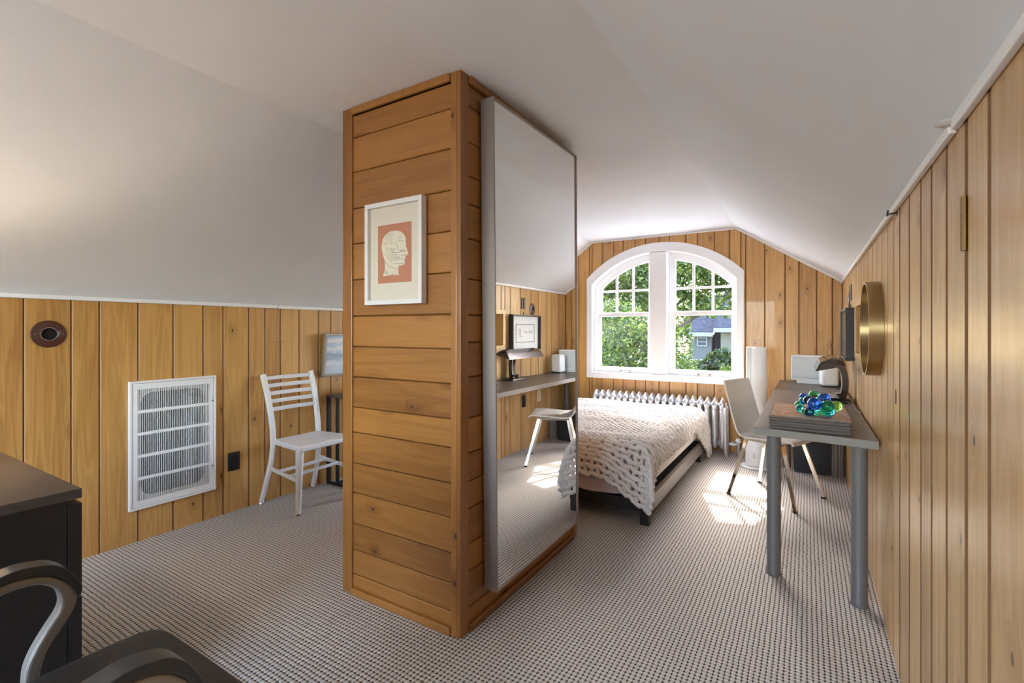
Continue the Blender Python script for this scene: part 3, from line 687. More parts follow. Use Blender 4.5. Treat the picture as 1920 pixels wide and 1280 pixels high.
for s_ in (-1, 1):
    p = smooth_path([(-.225, s_*.205, .015), (-.175, s_*.2, .16), (-.135, s_*.188, .32), (-.125, s_*.18, .44)], 4)
    MB().tube(p, [.019+.004*i/len(p) for i in range(len(p))], 10, squash=(1, .75)).build('leg', mw, ch, smooth=True)
    p = smooth_path([(-.125, s_*.18, .43), (-.135, s_*.181, .56), (-.175, s_*.186, .74), (-.232, s_*.19, .905)], 5)
    MB().sweep(p, .026, .036, (1, 0, .2)).build('back_post', mw, ch, bevel=.003)
    p = [(.20, s_*.2, .44), (.195, s_*.2, .3), (.185, s_*.2, .015)]
    MB().tube(p, [.026, .023, .016], 12).build('leg', mw, ch, smooth=True)
    for x, yv in ((-.225, s_*.205), (.185, s_*.2)): MB().lathe([(.014, 0), (.016, .006), (.013, .017)], 10, Matrix.Translation((x, yv, 0))).build('foot_glide', M['chrome'], ch)
    MB().bar((-.15, s_*.192, .262), (.19, s_*.2, .225), .014, .024).build('stretcher', mw, ch, bevel=.003)
for x, z in ((-.05, .252), (.075, .238)): MB().bar((x, -.196, z), (x, .196, z), .014, .022).build('stretcher', mw, ch, bevel=.003)
for z in (.878, .826, .773, .719, .664):
    t_ = (z-.43)/.475; x = -.125-.018*t_-.089*t_**2
    q = [(x-.016*math.cos(a*math.pi/2), a*.178, z) for a in np.linspace(-1, 1, 9)]
    MB().sweep(q, .012, .027, (.2, 0, 1)).build('slat', mw, ch, bevel=.002)

# ------------------------------------------------------------------ side table, books, painting
stb = empty('side_table', (-3.09, 2.72, 0)); tag(stb, 'narrow black metal side table behind the wood column', 'table')
mb_ = M['black_metal']
MB().box(-.17, .17, -.235, .235, .685, .702).build('table_top', M['blackbrown_top'], stb, bevel=.002)
for sx in (-1, 1):
    for sy in (-1, 1): MB().box(sx*.158-.011, sx*.158+.011, sy*.222-.011, sy*.222+.011, 0, .685).build('leg', mb_, stb)
for sy in (-1, 1): MB().box(-.147, .147, sy*.222-.010, sy*.222+.010, 0, .020).build('floor_bar', mb_, stb)
for x in (-.075,):
    MB().box(x-.010, x+.010, -.212, -.192, .02, .685).build('inner_leg', mb_, stb); MB().box(x-.010, x+.010, -.212, .212, 0, .020).build('floor_bar', mb_, stb)
for i, (w_, d_, h_, z, c) in enumerate(((.16, .23, .028, .702, (.36,.16,.12)), (.14, .20, .030, .731, (.62,.52,.42)))):
    bk = empty('book', (-3.10+.01*i, 2.735, z), .1*i); tag(bk, ('dull red hardback lying on the black side table', 'cream hardback on top of the red book')[i], 'book', 'books on the side table')
    cm = mat('book_cover_%d' % i, c, .6)
    MB().box(-w_/2, w_/2, -d_/2, d_/2, 0, .003).box(-w_/2, w_/2, -d_/2, d_/2, h_-.003, h_).box(w_/2-.003, w_/2, -d_/2, d_/2, .003, h_-.003).build('cover', cm, bk)
    MB().box(-w_/2+.004, w_/2-.004, -d_/2+.004, d_/2-.004, .003, h_-.003).build('pages', M['paper_cream'], bk)
pnt = empty('seascape_painting', (XL+.012, 2.70, .850)); tag(pnt, 'small framed seascape painting hung on the left knee wall over the side table', 'painting')
pnt.rotation_euler = (math.pi*0, math.radians(6.5), 0)
for b_ in ((-.255, .255, .326, .346), (-.255, .255, 0, .020), (-.255, -.235, .02, .326), (.235, .255, .02, .326)): MB().box(0, .026, *b_).build('frame', M['frame_pewter'], pnt, bevel=.002)
MB().box(.008, .014, -.235, .235, .02, .326).build('canvas', M['painting'], pnt)

# ------------------------------------------------------------------ dark chest of drawers
cx0, cx1, cy0, cy1, ct = -2.64, -1.835, .07, .549, .75
cs = empty('chest_of_drawers', ((cx0+cx1)/2, (cy0+cy1)/2, 0)); tag(cs, 'black-brown chest of drawers beside the office chair', 'chest')
hx_, hy_ = (cx1-cx0)/2, (cy1-cy0)/2
MB().box(-hx_, hx_, -hy_, hy_, ct-.028, ct).build('top', M['blackbrown_top'], cs, bevel=.0015)
MB().box(hx_-.022, hx_-.002, -hy_, hy_-.033, 0, ct-.028).build('side_panel', M['blackbrown'], cs); MB().box(-hx_+.002, -hx_+.022, -hy_, hy_-.033, 0, ct-.028).build('side_panel', M['blackbrown'], cs)
MB().box(-hx_+.022, hx_-.022, -hy_, -hy_+.01, 0, ct-.028).build('back_panel', M['blackbrown'], cs)
MB().box(-hx_+.022, hx_-.022, hy_-.06, hy_-.04, 0, .14).build('plinth', M['blackbrown'], cs)
for z0_, z1_ in ((.443, .708), (.165, .430)):
    d = MB().box(-hx_, hx_, hy_-.031, hy_, z0_, z1_).build('drawer_front', M['blackbrown'], cs, bevel=.0015)
    MB().box(-hx_+.03, hx_-.03, -hy_+.03, hy_-.035, z0_+.02, z1_-.05).build('drawer_box', M['void'], cs)
# lamp on the chest, just outside the frame: its light glows on the slope above
lp = empty('table_lamp', (-2.42, .27, ct)); tag(lp, 'table lamp with cream shade on the black-brown chest', 'lamp')
MB().lathe([(.07, 0), (.075, .012), (.03, .03), (.045, .1), (.05, .16), (.02, .24), (.012, .28)], 24).build('base', M['brass'], lp, smooth=True)
sh = MB(); n_ = 32
for r0, r1, z0_, z1_ in ((.15, .10, .25, .45),):
    vs = [(r*math.cos(2*math.pi*k/n_), r*math.sin(2*math.pi*k/n_), z) for r, z in ((r0, z0_), (r1, z1_), (r1-.003, z1_), (r0-.003, z0_)) for k in range(n_)]
    fs = [(i*n_+k, i*n_+(k+1) % n_, ((i+1) % 4)*n_+(k+1) % n_, ((i+1) % 4)*n_+k) for i in range(4) for k in range(n_)]
    sh.add(vs, fs)
sh.build('shade', M['lampshade'], lp, smooth=True)
bl = light('bulb', 'POINT', (-2.42, .27, ct+.36), (0, 0, 0), 5, (1, .82, .60), shadow_soft_size=.03)

# ------------------------------------------------------------------ office chair
oc = empty('office_chair', (-1.18, .33, 0)); tag(oc, 'black leather office chair with looped grey armrests', 'office chair')
def cushion(sx, sy, sz, n_=4.0, res=26):
    """superellipsoid cushion"""
    b_ = MB(); vs = []; fs = []
    pw = lambda c, e: math.copysign(abs(c)**e, c)
    for i in range(res//2+1):
        la = -math.pi/2+math.pi*i/(res//2)
        for j in range(res):
            lo = 2*math.pi*j/res; e = 2/n_
            vs.append((sx*pw(math.cos(la), e)*pw(math.cos(lo), e), sy*pw(math.cos(la), e)*pw(math.sin(lo), e), sz*pw(math.sin(la), e*1.4)))
    for i in range(res//2):
        for j in range(res): fs.append((i*res+j, i*res+(j+1) % res, (i+1)*res+(j+1) % res, (i+1)*res+j))
    return b_.add(vs, fs)
st = cushion(.245, .250, .045, 9, 40); o = st.build('seat', M['leather'], oc, smooth=True, loc=(0, 0, .433))
o = cushion(.22, .04, .27, 4).build('backrest', M['leather'], oc, smooth=True, loc=(0, -.26, .72)); o.rotation_euler = (math.radians(10), 0, 0)
MB().box(-.03, .03, -.29, -.22, .36, .60).build('back_bracket', M['black'], oc, bevel=.008)
AS = lambda c: [(a+(.003 if xs < 0 else .006), b-(.010 if xs < 0 else .028)) for a, b in c]
outer = [(-.20, .640), (-.10, .672), (-.033, .690), (.004, .690), (.043, .678), (.076, .649), (.093, .615), (.085, .580), (.064, .546), (.043, .516), (.031, .477), (.027, .440), (.026, .37)]
inner = [(-.20, .612), (-.10, .648), (-.033, .667), (.002, .669), (.031, .662), (.055, .640), (.063, .612), (.058, .588), (.038, .557), (.018, .522), (.006, .491), (.002, .455), (.001, .37)]
padt = [(-.20, .662), (-.10, .696), (-.033, .711), (-.006, .714), (.023, .710), (.049, .702), (.070, .685), (.087, .659), (.099, .633), (.096, .612)]
padb = [(-.20, .640), (-.10, .674), (-.033, .690), (-.006, .692), (.020, .689), (.043, .680), (.061, .666), (.076, .648), (.087, .626), (.092, .612)]
sm = lambda c: [(p.x, p.y) for p in smooth_path([(a, b, 0) for a, b in c], 4)]
for xs in (-.285, .253):
    MB().strip(sm(AS(outer)), sm(AS(inner)), xs-.017, xs+.017).build('arm_loop', M['arm_frame'], oc, bevel=.007, seg=3)
    MB().strip(sm(AS(padt)), sm(AS(padb)), xs-.024, xs+.024).build('arm_pad', M['arm_pad'], oc, bevel=.010, seg=4)
    MB().bar((xs, .012, .375), (xs*.3, .012, .375), .03, .02).build('arm_bracket', M['arm_frame'], oc)
MB().tube([(0, 0, .08), (0, 0, .37)], .028, 16).build('gas_lift', M['black'], oc, smooth=True)
for k in range(5):
    a = 2*math.pi*k/5+.3; e = Vector((math.cos(a), math.sin(a), 0))
    MB().tube([Vector((0, 0, .10)), e*.27+Vector((0, 0, .075))], [.026, .016], 8).build('base_spoke', M['black'], oc)
    R = Matrix.Translation(e*.27+Vector((0, 0, .027))) @ Matrix.Rotation(a, 4, 'Z') @ Matrix.Rotation(math.pi/2, 4, 'X')
    MB().lathe([(.022, -.02), (.027, -.012), (.027, .012), (.022, .02)], 16, R).tube([e*.27+Vector((0, 0, .05)), e*.27+Vector((0, 0, .085))], .008, 8).build('caster', M['black'], oc)

# ------------------------------------------------------------------ bed
BX0, BX1, BY0, BY1 = -2.20, -.835, 2.975, 4.86
bd = empty('platform_bed', ((BX0+BX1)/2, (BY0+BY1)/2, 0)); tag(bd, 'low black platform bed in front of the radiator', 'bed')
hx_, hy_ = (BX1-BX0)/2, (BY1-BY0)/2
MB().box(-hx_, hx_, -hy_, -hy_+.03, .085, .155).build('foot_rail', M['bed_wood'], bd, bevel=.003)
MB().box(-hx_, hx_, hy_-.03, hy_, .085, .155).build('head_rail', M['bed_wood'], bd, bevel=.003)
for s_ in (-1, 1):
    x0_, x1_ = (hx_-.032, hx_) if s_ > 0 else (-hx_, -hx_+.032)
    MB().box(x0_, x1_, -hy_+.03, hy_-.03, .07, .165).build('side_rail', M['bed_metal'], bd, bevel=.004)
MB().box(-hx_+.03, hx_-.03, -hy_+.03, hy_-.03, .12, .150).box(-hx_+.10, hx_-.10, -hy_+.10, hy_-.10, .150, .204).build('slat_deck', M['bed_wood'], bd)
for sx in (-1, 1):
    for sy in (-1, 1):
        x = sx*(hx_-.03); yv = sy*(hy_-.035) if sy < 0 else hy_-.16
        MB().box(x-.028, x+.028, yv-.028, yv+.028, 0, .085).build('leg', M['bed_wood'], bd, bevel=.003)
MT = .450
def softbox(x0, x1, y0, y1, z0, z1, r, name, m, label, cat):
    b_ = MB().box(x0, x1, y0, y1, z0, z1); o = b_.build(name, m, bevel=r, seg=5, smooth=True); tag(o, label, cat); return o
softbox(BX0+.02, BX1-.022, BY0+.02, BY1-.01, .205, MT, .05, 'mattress', M['sheet'], 'cream mattress under the knitted blanket', 'mattress')
# sheet edge tucked at the foot
# chunky knitted blanket -------------------------------------------------
def fold(a, r):
    """a>0 on top, a<0 over the edge -> (inset from edge, drop, angle)"""
    L = r*math.pi/2
    if a >= r: return a, 0., 0.
    s_ = r-a
    if s_ < L:
        th = s_/r; return r-r*math.sin(th), r-r*math.cos(th), th
    return -0.02*min(1, (s_-L)/.25), r+(s_-L), math.pi/2
EX, EY0, EY1 = BX1+.010, BY0-.022, BY1+.02
TZ = MT+.016
def cloth(sx_, sy_):
    """sx_: distance inward from the right edge; sy_: distance inward from the foot edge"""
    ix, dx, tx = fold(sx_, .10)
    Ltot = EY1-EY0
    if sy_ < Ltot/2: iy, dy, ty = fold(sy_, .09); Y = EY0+iy; ny = -math.sin(ty)
    else: iy, dy, ty = fold(Ltot-sy_, .10); Y = EY1-iy; ny = math.sin(ty)
    X = EX-ix
    dz = max(dx, dy)+.22*min(dx, dy)
    if dx > .06 and dy > .06:      # corner flares out
        k = min(1, (min(dx, dy)-.06)/.1); X += .015*k; Y += .03*k*(-1 if ny < 0 else 1)
    Z = TZ-dz
    Z += .022*math.exp(-((sy_-.16)/.16)**2)*max(0, 1-dz/.1)
    Z += .004*math.sin(X*9+Y*5)+.003*math.sin(Y*17-X*4)
    if ny < 0 and dy > .12: Y += -.012*math.sin(X*13)*min(1, (dy-.12)/.15)
    if dx > .12: X += .010*math.sin(Y*15)*min(1, (dx-.12)/.1)
    N = Vector((math.sin(tx), ny, max(.0, math.cos(tx)*math.cos(ty))+.02)).normalized()
    return Vector((X, Y, max(Z, .035))), N
bk = MB(); pitch = .049; wst = .043
Ltot = EY1-EY0; row = 0; s0 = -.30
def hem(v):
    f = max(0, min(1, (.16-v)/.26)); h_ = max(0, min(1, (v-(Ltot-.55))/.5)); return -.080-.13*f-.34*h_**1.3
def vshift(u, v):
    """the foot hem climbs away from the right-hand corner"""
    if v >= .09: return v
    k = max(0., min(1., (u+.02)/.36)); k = k*k*(3-2*k); return v+(.165*k)*min(1, (.09-v)/.3)
def edge_in(v):
    a = hem(v)
    if v < -.10: a += .14*min(1, (-.10-v)/.20)**2       # rounded corner
    return a
rn = random.Random(3)
while s0+row*pitch < Ltot+.30:
    v0 = s0+row*pitch; xa, xb = edge_in(v0), 1.36
    n_ = int((xb-xa)/.0145); ph = rn.uniform(0, 6.28); pts = []; rad = []
    for i in range(n_+1):
        u = xa+(xb-xa)*i/n_; v = vshift(u, v0+.007*math.sin(2*math.pi*u/(2*wst)+math.pi*row)+.004*math.sin(u*9+ph))
        p, N = cloth(u, v); pts.append(p+N*(.010+.004*math.sin(2*math.pi*u/wst+ph))); rad.append(.0150+.0022*math.sin(2*math.pi*u/wst+ph*.5))
    bk.tube(pts, rad, 7)
    # upright yarn legs joining this row to the next
    if s0+(row+1)*pitch < Ltot+.30:
        xa2 = max(xa, edge_in(v0+pitch))+.012; m_ = int((xb-xa2)/wst)
        for q in range(m_+1):
            u = xa2+q*wst+.5*wst*(row % 2)+rn.uniform(-.004, .004)
            seg = []
            for t_ in (0, .33, .67, 1): p, N = cloth(u+.010*(t_-.5)*(1 if q % 2 else -1), vshift(u, v0+pitch*t_)); seg.append(p+N*(-.002+.006*math.sin(math.pi*t_)))
            bk.tube(seg, [.011, .0135, .0135, .011], 6, caps=False)
    row += 1
bo = bk.build('knitted_blanket', M['yarn'], smooth=False)
for p_ in bo.data.polygons: p_.use_smooth = True
tag(bo, 'cream chunky knitted blanket draped over the low bed', 'blanket')
# under-sheet hanging a little at the foot
us = MB(); q = []
for i in range(25):
    x = BX0+.05+(BX1-BX0-.12)*i/24; q.append((x, BY0+.002+.004*math.sin(i*1.7), .160+.010*(1+math.sin(i*.6))))
vs = [(x, yv, .40) for x, yv, z in q]+[(x, yv, z) for x, yv, z in q]+[(x, yv+.012, .40) for x, yv, z in q]+[(x, yv+.012, z) for x, yv, z in q]
fs = []
for i in range(24): fs += [(i, i+1, 26+i, 25+i), (50+i, 75+i, 76+i, 51+i), (25+i, 26+i, 76+i, 75+i), (i, 50+i, 51+i, i+1)]
us.add(vs, fs); tag(us.build('bed_sheet', M['sheet_mauve'], smooth=True), 'mauve sheet showing below the knitted blanket at the bed foot', 'sheet')

# ------------------------------------------------------------------ radiator
ra = empty('radiator', (0, 5.09, 0)); tag(ra, 'silver painted cast iron radiator under the arched window', 'radiator')
sp_ = .0685; nsec = 20
def rad_section():
    b_ = MB()
    for yv in (-.068, .068):
        b_.tube([(0, yv, .10), (0, yv, .47)], .0225, 10, squash=(1, 1))
    # pointed header and footer, lofted rings along z
    def loft(rings):
        n_ = 16; vs = []; fs = []
        for z, hx2, hy2 in rings:
            for k in range(n_):
                a = 2*math.pi*k/n_; vs.append((hx2*math.copysign(abs(math.cos(a))**.8, math.cos(a)), hy2*math.copysign(abs(math.sin(a))**.7, math.sin(a)), z))
        for i in range(len(rings)-1):
            for k in range(n_): l = (k+1) % n_; fs.append((i*n_+k, i*n_+l, (i+1)*n_+l, (i+1)*n_+k))
        fs.append(tuple(range(n_))[::-1]); m_ = (len(rings)-1)*n_; fs.append(tuple(m_+k for k in range(n_))); b_.add(vs, fs)
    loft([(.44, .022, .094), (.465, .029, .098), (.498, .031, .096), (.525, .019, .078), (.545, .008, .05), (.558, .001, .02)])
    loft([(.062, .006, .05), (.075, .020, .085), (.10, .029, .096), (.125, .028, .096), (.15, .022, .092)])
    for z in (.48, .112): b_.tube([(-sp_/2-.001, 0, z), (sp_/2+.001, 0, z)], .022, 10)
    return b_
sec0 = rad_section().build('section', M['silver_paint'], ra, smooth=True, loc=(-2.005, 0, 0))
for i in range(1, nsec):
    c = sec0.copy(); COL.objects.link(c); c.parent = ra; c.location = (-2.005+i*sp_, 0, 0)
for x in (-2.005, -2.005+(nsec-1)*sp_+.03):
    for yv in (-.068, .068):
        MB().tube([(x, yv, .47), (x, yv, .10), (x+.004, yv*1.02, .04), (x+.012, yv*1.06, 0)], [.021, .021, .016, .012], 10).build('leg', M['silver_paint'], ra, smooth=True)
x = -2.005+nsec*sp_
MB().tube([(x-.01, 0, .112), (x+.06, 0, .112)], .016, 10).tube([(x+.02, 0, .112), (x+.03, 0, .112)], .026, 6).tube([(x+.07, 0, 0), (x+.07, 0, .13)], .013, 10).build('valve_pipe', M['silver_paint'], ra, smooth=True)
MB().lathe([(.02, .13), (.028, .145), (.02, .17)], 12, Matrix.Translation((x+.07, 0, 0))).build('valve_knob', M['white_plastic'], ra, smooth=True)
MB().tube([(-2.04, -.02, .50), (-2.075, -.02, .50)], .006, 8).build('bleed_valve', M['brass'], ra)

# ------------------------------------------------------------------ desk
DX0, DX1, DZ = -.224, .262, .742
dk = empty('desk', (0, 0, 0)); tag(dk, 'long grey desk with tubular legs along the right pine wall', 'desk')
corn = [(DX0, 2.646), (DX1, 2.575), (DX1, 5.24), (DX0, 5.24)]
tb = MB(); tb.add([(x, yv, z) for z in (DZ-.036, DZ-.0006) for x, yv in corn], [(3,2,1,0), (4,5,6,7), (0,1,5,4), (1,2,6,5), (2,3,7,6), (3,0,4,7)])
tb.build('edge_band', M['desk_edge'], dk, bevel=.001)
tt = MB(); tt.add([(x+(.0012 if x < 0 else -.0012), yv+(.0012 if yv < 3 else -.0012), z) for z in (DZ-.003, DZ) for x, yv in corn], [(3,2,1,0), (4,5,6,7), (0,1,5,4), (1,2,6,5), (2,3,7,6), (3,0,4,7)])
tt.build('desk_surface', M['desk_top'], dk)
for x, yv in ((-.142, 2.738), (.197, 2.622), (-.155, 4.93), (.19, 5.12), (.19, 3.85)):
    if (x, yv) == (.19, 3.85): continue
    MB().lathe([(.034, 0), (.035, .006), (.033, .010), (.0315, .012), (.0315, DZ-.042), (.045, DZ-.040), (.045, DZ-.0365)], 28, Matrix.Translation((x, yv, 0))).build('leg', M['steel_leg'], dk, smooth=True)

# ------------------------------------------------------------------ things on the desk
mz = DZ
for i in range(9):
    th = .0062+.001*(i % 3); w_, d_ = .326+.003*math.sin(i*2.1), .45+.006*math.cos(i*1.7)
    mg = empty('magazine', (.006+.003*math.sin(i*3.3), 2.885+.004*math.cos(i*2.7), mz), .006*math.sin(i*1.9))
    OR = ['bottom', 'second', 'third', 'fourth', 'fifth', 'sixth', 'seventh', 'eighth']
    lab = 'magazine with an orange and cream cover on top of the desk stack' if i == 8 else ('magazine at the very bottom of the stack on the desk' if i == 0 else OR[i]+' magazine counted up from the bottom of the desk stack')
    tag(mg, lab, 'magazine', 'magazines stacked on the desk')
    MB().box(-w_/2+.001, w_/2-.001, -d_/2+.001, d_/2-.001, .0006, th-.0008).build('pages', M['mag_pages' if i % 2 else 'mag_pages2'], mg)
    MB().box(-w_/2, w_/2, -d_/2, d_/2, th-.0008, th-.0001).box(-w_/2, w_/2, -d_/2, d_/2, 0, .0006).build('cover', M['cover'] if i == 8 else M['mag_pages'], mg)
    mz += th
gp = empty('glass_grapes', (.03, 2.76, mz)); tag(gp, 'cluster of blue and green glass grapes on the magazines', 'ornament')
def at_px(u, v, Y):
    r = (u-960)/901.4; s_, c_ = math.sin(YAW), math.cos(YAW); dx, dy, dz = r*c_-s_, r*s_+c_, (618.2-v)/901.4
    t_ = Y/dy; return Vector((dx*t_, Y, EYE+dz*t_))
balls = [(747,590,190,2.76,'g_blue'),(1155,660,180,2.75,'g_green'),(1150,900,215,2.78,'g_teal'),(1040,440,180,2.84,'g_blue'),(1420,660,160,2.86,'g_lime'),(600,990,140,2.76,'g_dark'),(510,820,130,2.78,'g_green'),(330,730,130,2.83,'g_teal'),(420,500,120,2.86,'g_teal'),(560,480,130,2.82,'g_dark'),(430,390,130,2.92,'g_blue'),(740,330,150,2.92,'g_green'),(280,610,110,2.90,'g_green'),(830,1030,75,2.79,'g_lime'),(760,820,130,2.84,'g_blue')]
for bx_, by_, rr, Y, mm_ in balls:
    p = at_px(1480+bx_/16, 720+by_/16, Y-.065); R_ = max(115, min(rr, 200))/16/901.4*2.28
    if p.z-R_ < mz+.001: p.z = mz+R_+.001
    p -= gp.location
    b_ = MB(); n_ = 24; prof_ = [(max(1e-4, R_*math.sin(math.pi*i/14)), -R_*math.cos(math.pi*i/14)) for i in range(15)]
    b_.lathe(prof_, n_).build('grape', M[mm_], gp, smooth=True, loc=p)
MB().tube([Vector((-.02, .03, .06)), Vector((.0, .06, .085)), Vector((.04, .10, .075))], .007, 8).build('stem', M['bark'], gp)
# desk lamp
dl = empty('desk_lamp', (.19, 3.95, DZ+.001)); tag(dl, 'bronze mid-century desk lamp with a long trough shade', 'lamp')
MB().add([(x, yv, z) for z, k in ((0, 1), (.012, 1), (.026, .86)) for x, yv in ((-.075*k, -.15*k), (.055*k, -.15*k), (.055*k, .15*k), (-.075*k, .15*k))], [(3,2,1,0), (8,9,10,11)]+[(i*4+j, i*4+(j+1) % 4, i*4+4+(j+1) % 4, i*4+4+j) for i in (0, 1) for j in range(4)]).build('base', M['bronze'], dl, bevel=.003)
stem = smooth_path([(.0, 0, .02), (.022, 0, .05), (.030, 0, .11), (.026, 0, .17), (.008, 0, .225), (-.035, 0, .262)], 6)
wid = [.12-.055*min(1, i/8) for i in range(len(stem))]
vs = []; fs = []
for i, p in enumerate(stem):
    a = stem[max(i-1, 0)]; c = stem[min(i+1, len(stem)-1)]; t_ = (c-a).normalized(); nrm = Vector((t_.z, 0, -t_.x)); hh = .018+.02*max(0, 1-i/5)
    for sy, sn in ((-1,-1), (1,-1), (1,1), (-1,1)): vs.append(p+nrm*(hh*sn)+Vector((0, sy*wid[i]/2, 0)))
for i in range(len(stem)-1):
    for j in range(4): fs.append((i*4+j, i*4+(j+1) % 4, i*4+4+(j+1) % 4, i*4+4+j))
fs += [(3,2,1,0), tuple(len(vs)-4+j for j in range(4))]
vs = [Vector((p.x, p.y, max(p.z, .008))) for p in vs]
MB().add(vs, fs).build('stem', M['bronze'], dl, bevel=.004)
MB().tube([p+Vector((-.022-.018*max(0, 1-i/5), -wid[i]/2, .008 if i == 0 else 0)) for i, p in enumerate(stem)], .0025, 6).build('stem_rim', M['cream_rim'], dl)
prof_ = [(-.145, .212), (-.118, .268), (-.055, .298), (.002, .280), (.018, .252)]; prof_i = [(-.140, .212), (-.114, .264), (-.055, .293), (-.001, .276), (.013, .252)]
b_ = MB(); n_ = len(prof_)
vs = [(x+.0, yv*(1 if z < .27 else .86), z) for yv in (-.32, .32) for x, z in prof_]+[(x, yv*(1 if z < .27 else .86), z) for yv in (-.32, .32) for x, z in prof_i]
fs = []
for i in range(n_-1): fs += [(i, i+1, n_+i+1, n_+i), (2*n_+i, 3*n_+i, 3*n_+i+1, 2*n_+i+1), (i, 2*n_+i, 2*n_+i+1, i+1), (n_+i, n_+i+1, 3*n_+i+1, 3*n_+i)]
fs += [(0, n_, 3*n_, 2*n_), (n_-1, 3*n_-1, 4*n_-1, 2*n_-1)]
b_.add(vs, fs)
for e_, sg_ in ((0, 1), (n_, -1)):
    b_.add([vs[e_+i] for i in range(n_)], [tuple(range(n_))])
b_.build('shade', M['bronze'], dl)
MB().tube([(-.062, -.27, .25), (-.062, .27, .25)], .012, 10).build('light_tube', M['white_plastic'], dl)
cd = MB().tube(smooth_path([(.225, 3.79, DZ+.012), (.245, 3.65, DZ+.004), (.250, 3.45, DZ+.004), (.2665, 3.36, DZ-.02), (.2665, 3.33, .45), (.2665, 3.4, .05), (.255, 3.6, .006)], 6), .0025, 6).build('lamp_cord', M['black']); tag(cd, 'thin black lamp cord running off the back of the desk', 'cord')
# speakers
sp1 = empty('compact_speaker', (.155, 4.83, DZ), math.radians(12)); tag(sp1, 'small white rounded speaker on the desk behind the lamp', 'speaker')
MB().box(-.062, .062, -.055, .055, .010, .205).build('body', M['white_plastic'], sp1, bevel=.022, seg=5, smooth=True)
MB().box(-.052, .052, -.046, .046, 0, .010).build('base', M['black'], sp1)
for z in (.08,): MB().lathe([(.004, 0), (.004, .002)], 8, Matrix.Translation((0, -.055, z)) @ Matrix.Rotation(math.pi/2, 4, 'X')).build('button', M['speaker_cloth'], sp1)
sp2 = empty('wide_speaker', (.058, 5.06, DZ), math.radians(-14)); tag(sp2, 'wide silver speaker with white top edge in the desk corner', 'speaker')
MB().box(-.175, .175, -.06, .06, .028, .252).build('cabinet', M['white_plastic'], sp2, bevel=.010, seg=3)
MB().box(-.168, .168, -.068, -.058, .046, .238).build('grille', M['speaker_cloth'], sp2, bevel=.004)
MB().box(-.13, .13, -.055, .055, 0, .028).build('foot', M['white_plastic'], sp2, bevel=.004)
MB().box(-.172, .172, -.064, -.058, .030, .044).build('control_strip', M['white_plastic'], sp2)

# ------------------------------------------------------------------ desk chair
dc = empty('desk_chair', (-.196, 4.011, 0), math.radians(-22)); tag(dc, 'warm white shell chair with chrome legs pulled up to the grey desk', 'chair')
prof_ = smooth_path([(.20, 0, .425), (.185, 0, .442), (.08, 0, .440), (-.08, 0, .430), (-.16, 0, .436), (-.205, 0, .470), (-.235, 0, .55), (-.272, 0, .68), (-.315, 0, .832)], 6)
wch = lambda i: .195 + .012*math.sin(math.pi*i/len(prof_)) if i < 24 else .195-.012*((i-24)/(len(prof_)-24))
vs = []; fs = []; nb_ = 9
for i, p in enumerate(prof_):
    a = prof_[max(i-1, 0)]; c = prof_[min(i+1, len(prof_)-1)]; t_ = (c-a).normalized(); nrm = Vector((t_.z, 0, -t_.x))
    for sd_ in (0, 1):
        for j in range(nb_):
            f = -1+2*j/(nb_-1); rr = wch(i)
            if i > len(prof_)-4: rr -= .010*(i-len(prof_)+4)**1.5/5
            bow = .012*(f*f)*(1 if i > 26 else .4)
            vs.append(p+Vector((0, f*rr, 0))+nrm*(.011*sd_)+(Vector((bow, 0, 0)) if i > 26 else Vector((0, 0, bow))))
q_ = 2*nb_
for i in range(len(prof_)-1):
    for j in range(nb_-1):
        a = i*q_+j; fs += [(a, a+1, a+q_+1, a+q_), (a+nb_, a+nb_+q_, a+nb_+q_+1, a+nb_+1)]
    a = i*q_; fs += [(a, a+q_, a+q_+nb_, a+nb_), (a+nb_-1, a+2*nb_-1, a+q_+2*nb_-1, a+q_+nb_-1)]
for e_ in (0, (len(prof_)-1)*q_): fs += [(e_+j, e_+j+1, e_+nb_+j+1, e_+nb_+j) for j in range(nb_-1)]
MB().add(vs, fs).build('shell', M['offwhite_shell'], dc, smooth=True)
for sx, sy in ((-1,-1), (-1,1), (1,-1), (1,1)):
    top = Vector((.13*sx-.01, .145*sy, .415)); bot = Vector((.23*sx, .228*sy, .006))
    MB().bar(top, bot, .013, .026, up=(1, 0, 0)).build('leg', M['chrome'], dc, bevel=.002)
    MB().bar(bot+Vector((0, 0, .008)), bot-Vector((0, 0, .006)), .016, .028, up=(1, 0, 0)).build('foot_glide', M['black'], dc)
for sy in (-1, 1): MB().bar((-.15, .145*sy, .416), (.13, .145*sy, .416), .014, .016).build('seat_rail', M['chrome'], dc)
for x in (-.1, .1): MB().bar((x, -.145, .416), (x, .145, .416), .02, .012).build('seat_rail', M['chrome'], dc)

# ------------------------------------------------------------------ tower fan
fn = empty('tower_fan', (-.385, 4.79, 0)); tag(fn, 'tall white tower fan standing between radiator and desk', 'fan')
MB().lathe([(.125, 0), (.128, .008), (.12, .016), (.05, .020)], 40).build('base_plate', M['white_plastic'], fn, smooth=True)
MB().lathe([(.075, .018), (.088, .022), (.088, .215), (.082, .235), (.07, .24)], 40).build('lower_body', M['white_plastic'], fn, smooth=True)
lo_ = rrect(.150, .17, .07, 8)
def column_shape(poly, z0, z1, r_=.01):
    b_ = MB(); n_ = len(poly); vs = []; 
    for z, k in ((z0, 1), (z1-r_, 1), (z1-r_*.3, .96), (z1, .88)): vs += [(a*k, b*k, z) for a, b in poly]
    fs = [(i*n_+k, i*n_+(k+1) % n_, (i+1)*n_+(k+1) % n_, (i+1)*n_+k) for i in range(3) for k in range(n_)]
    fs += [tuple(range(n_))[::-1], tuple(3*n_+k for k in range(n_))]; return b_.add(vs, fs)
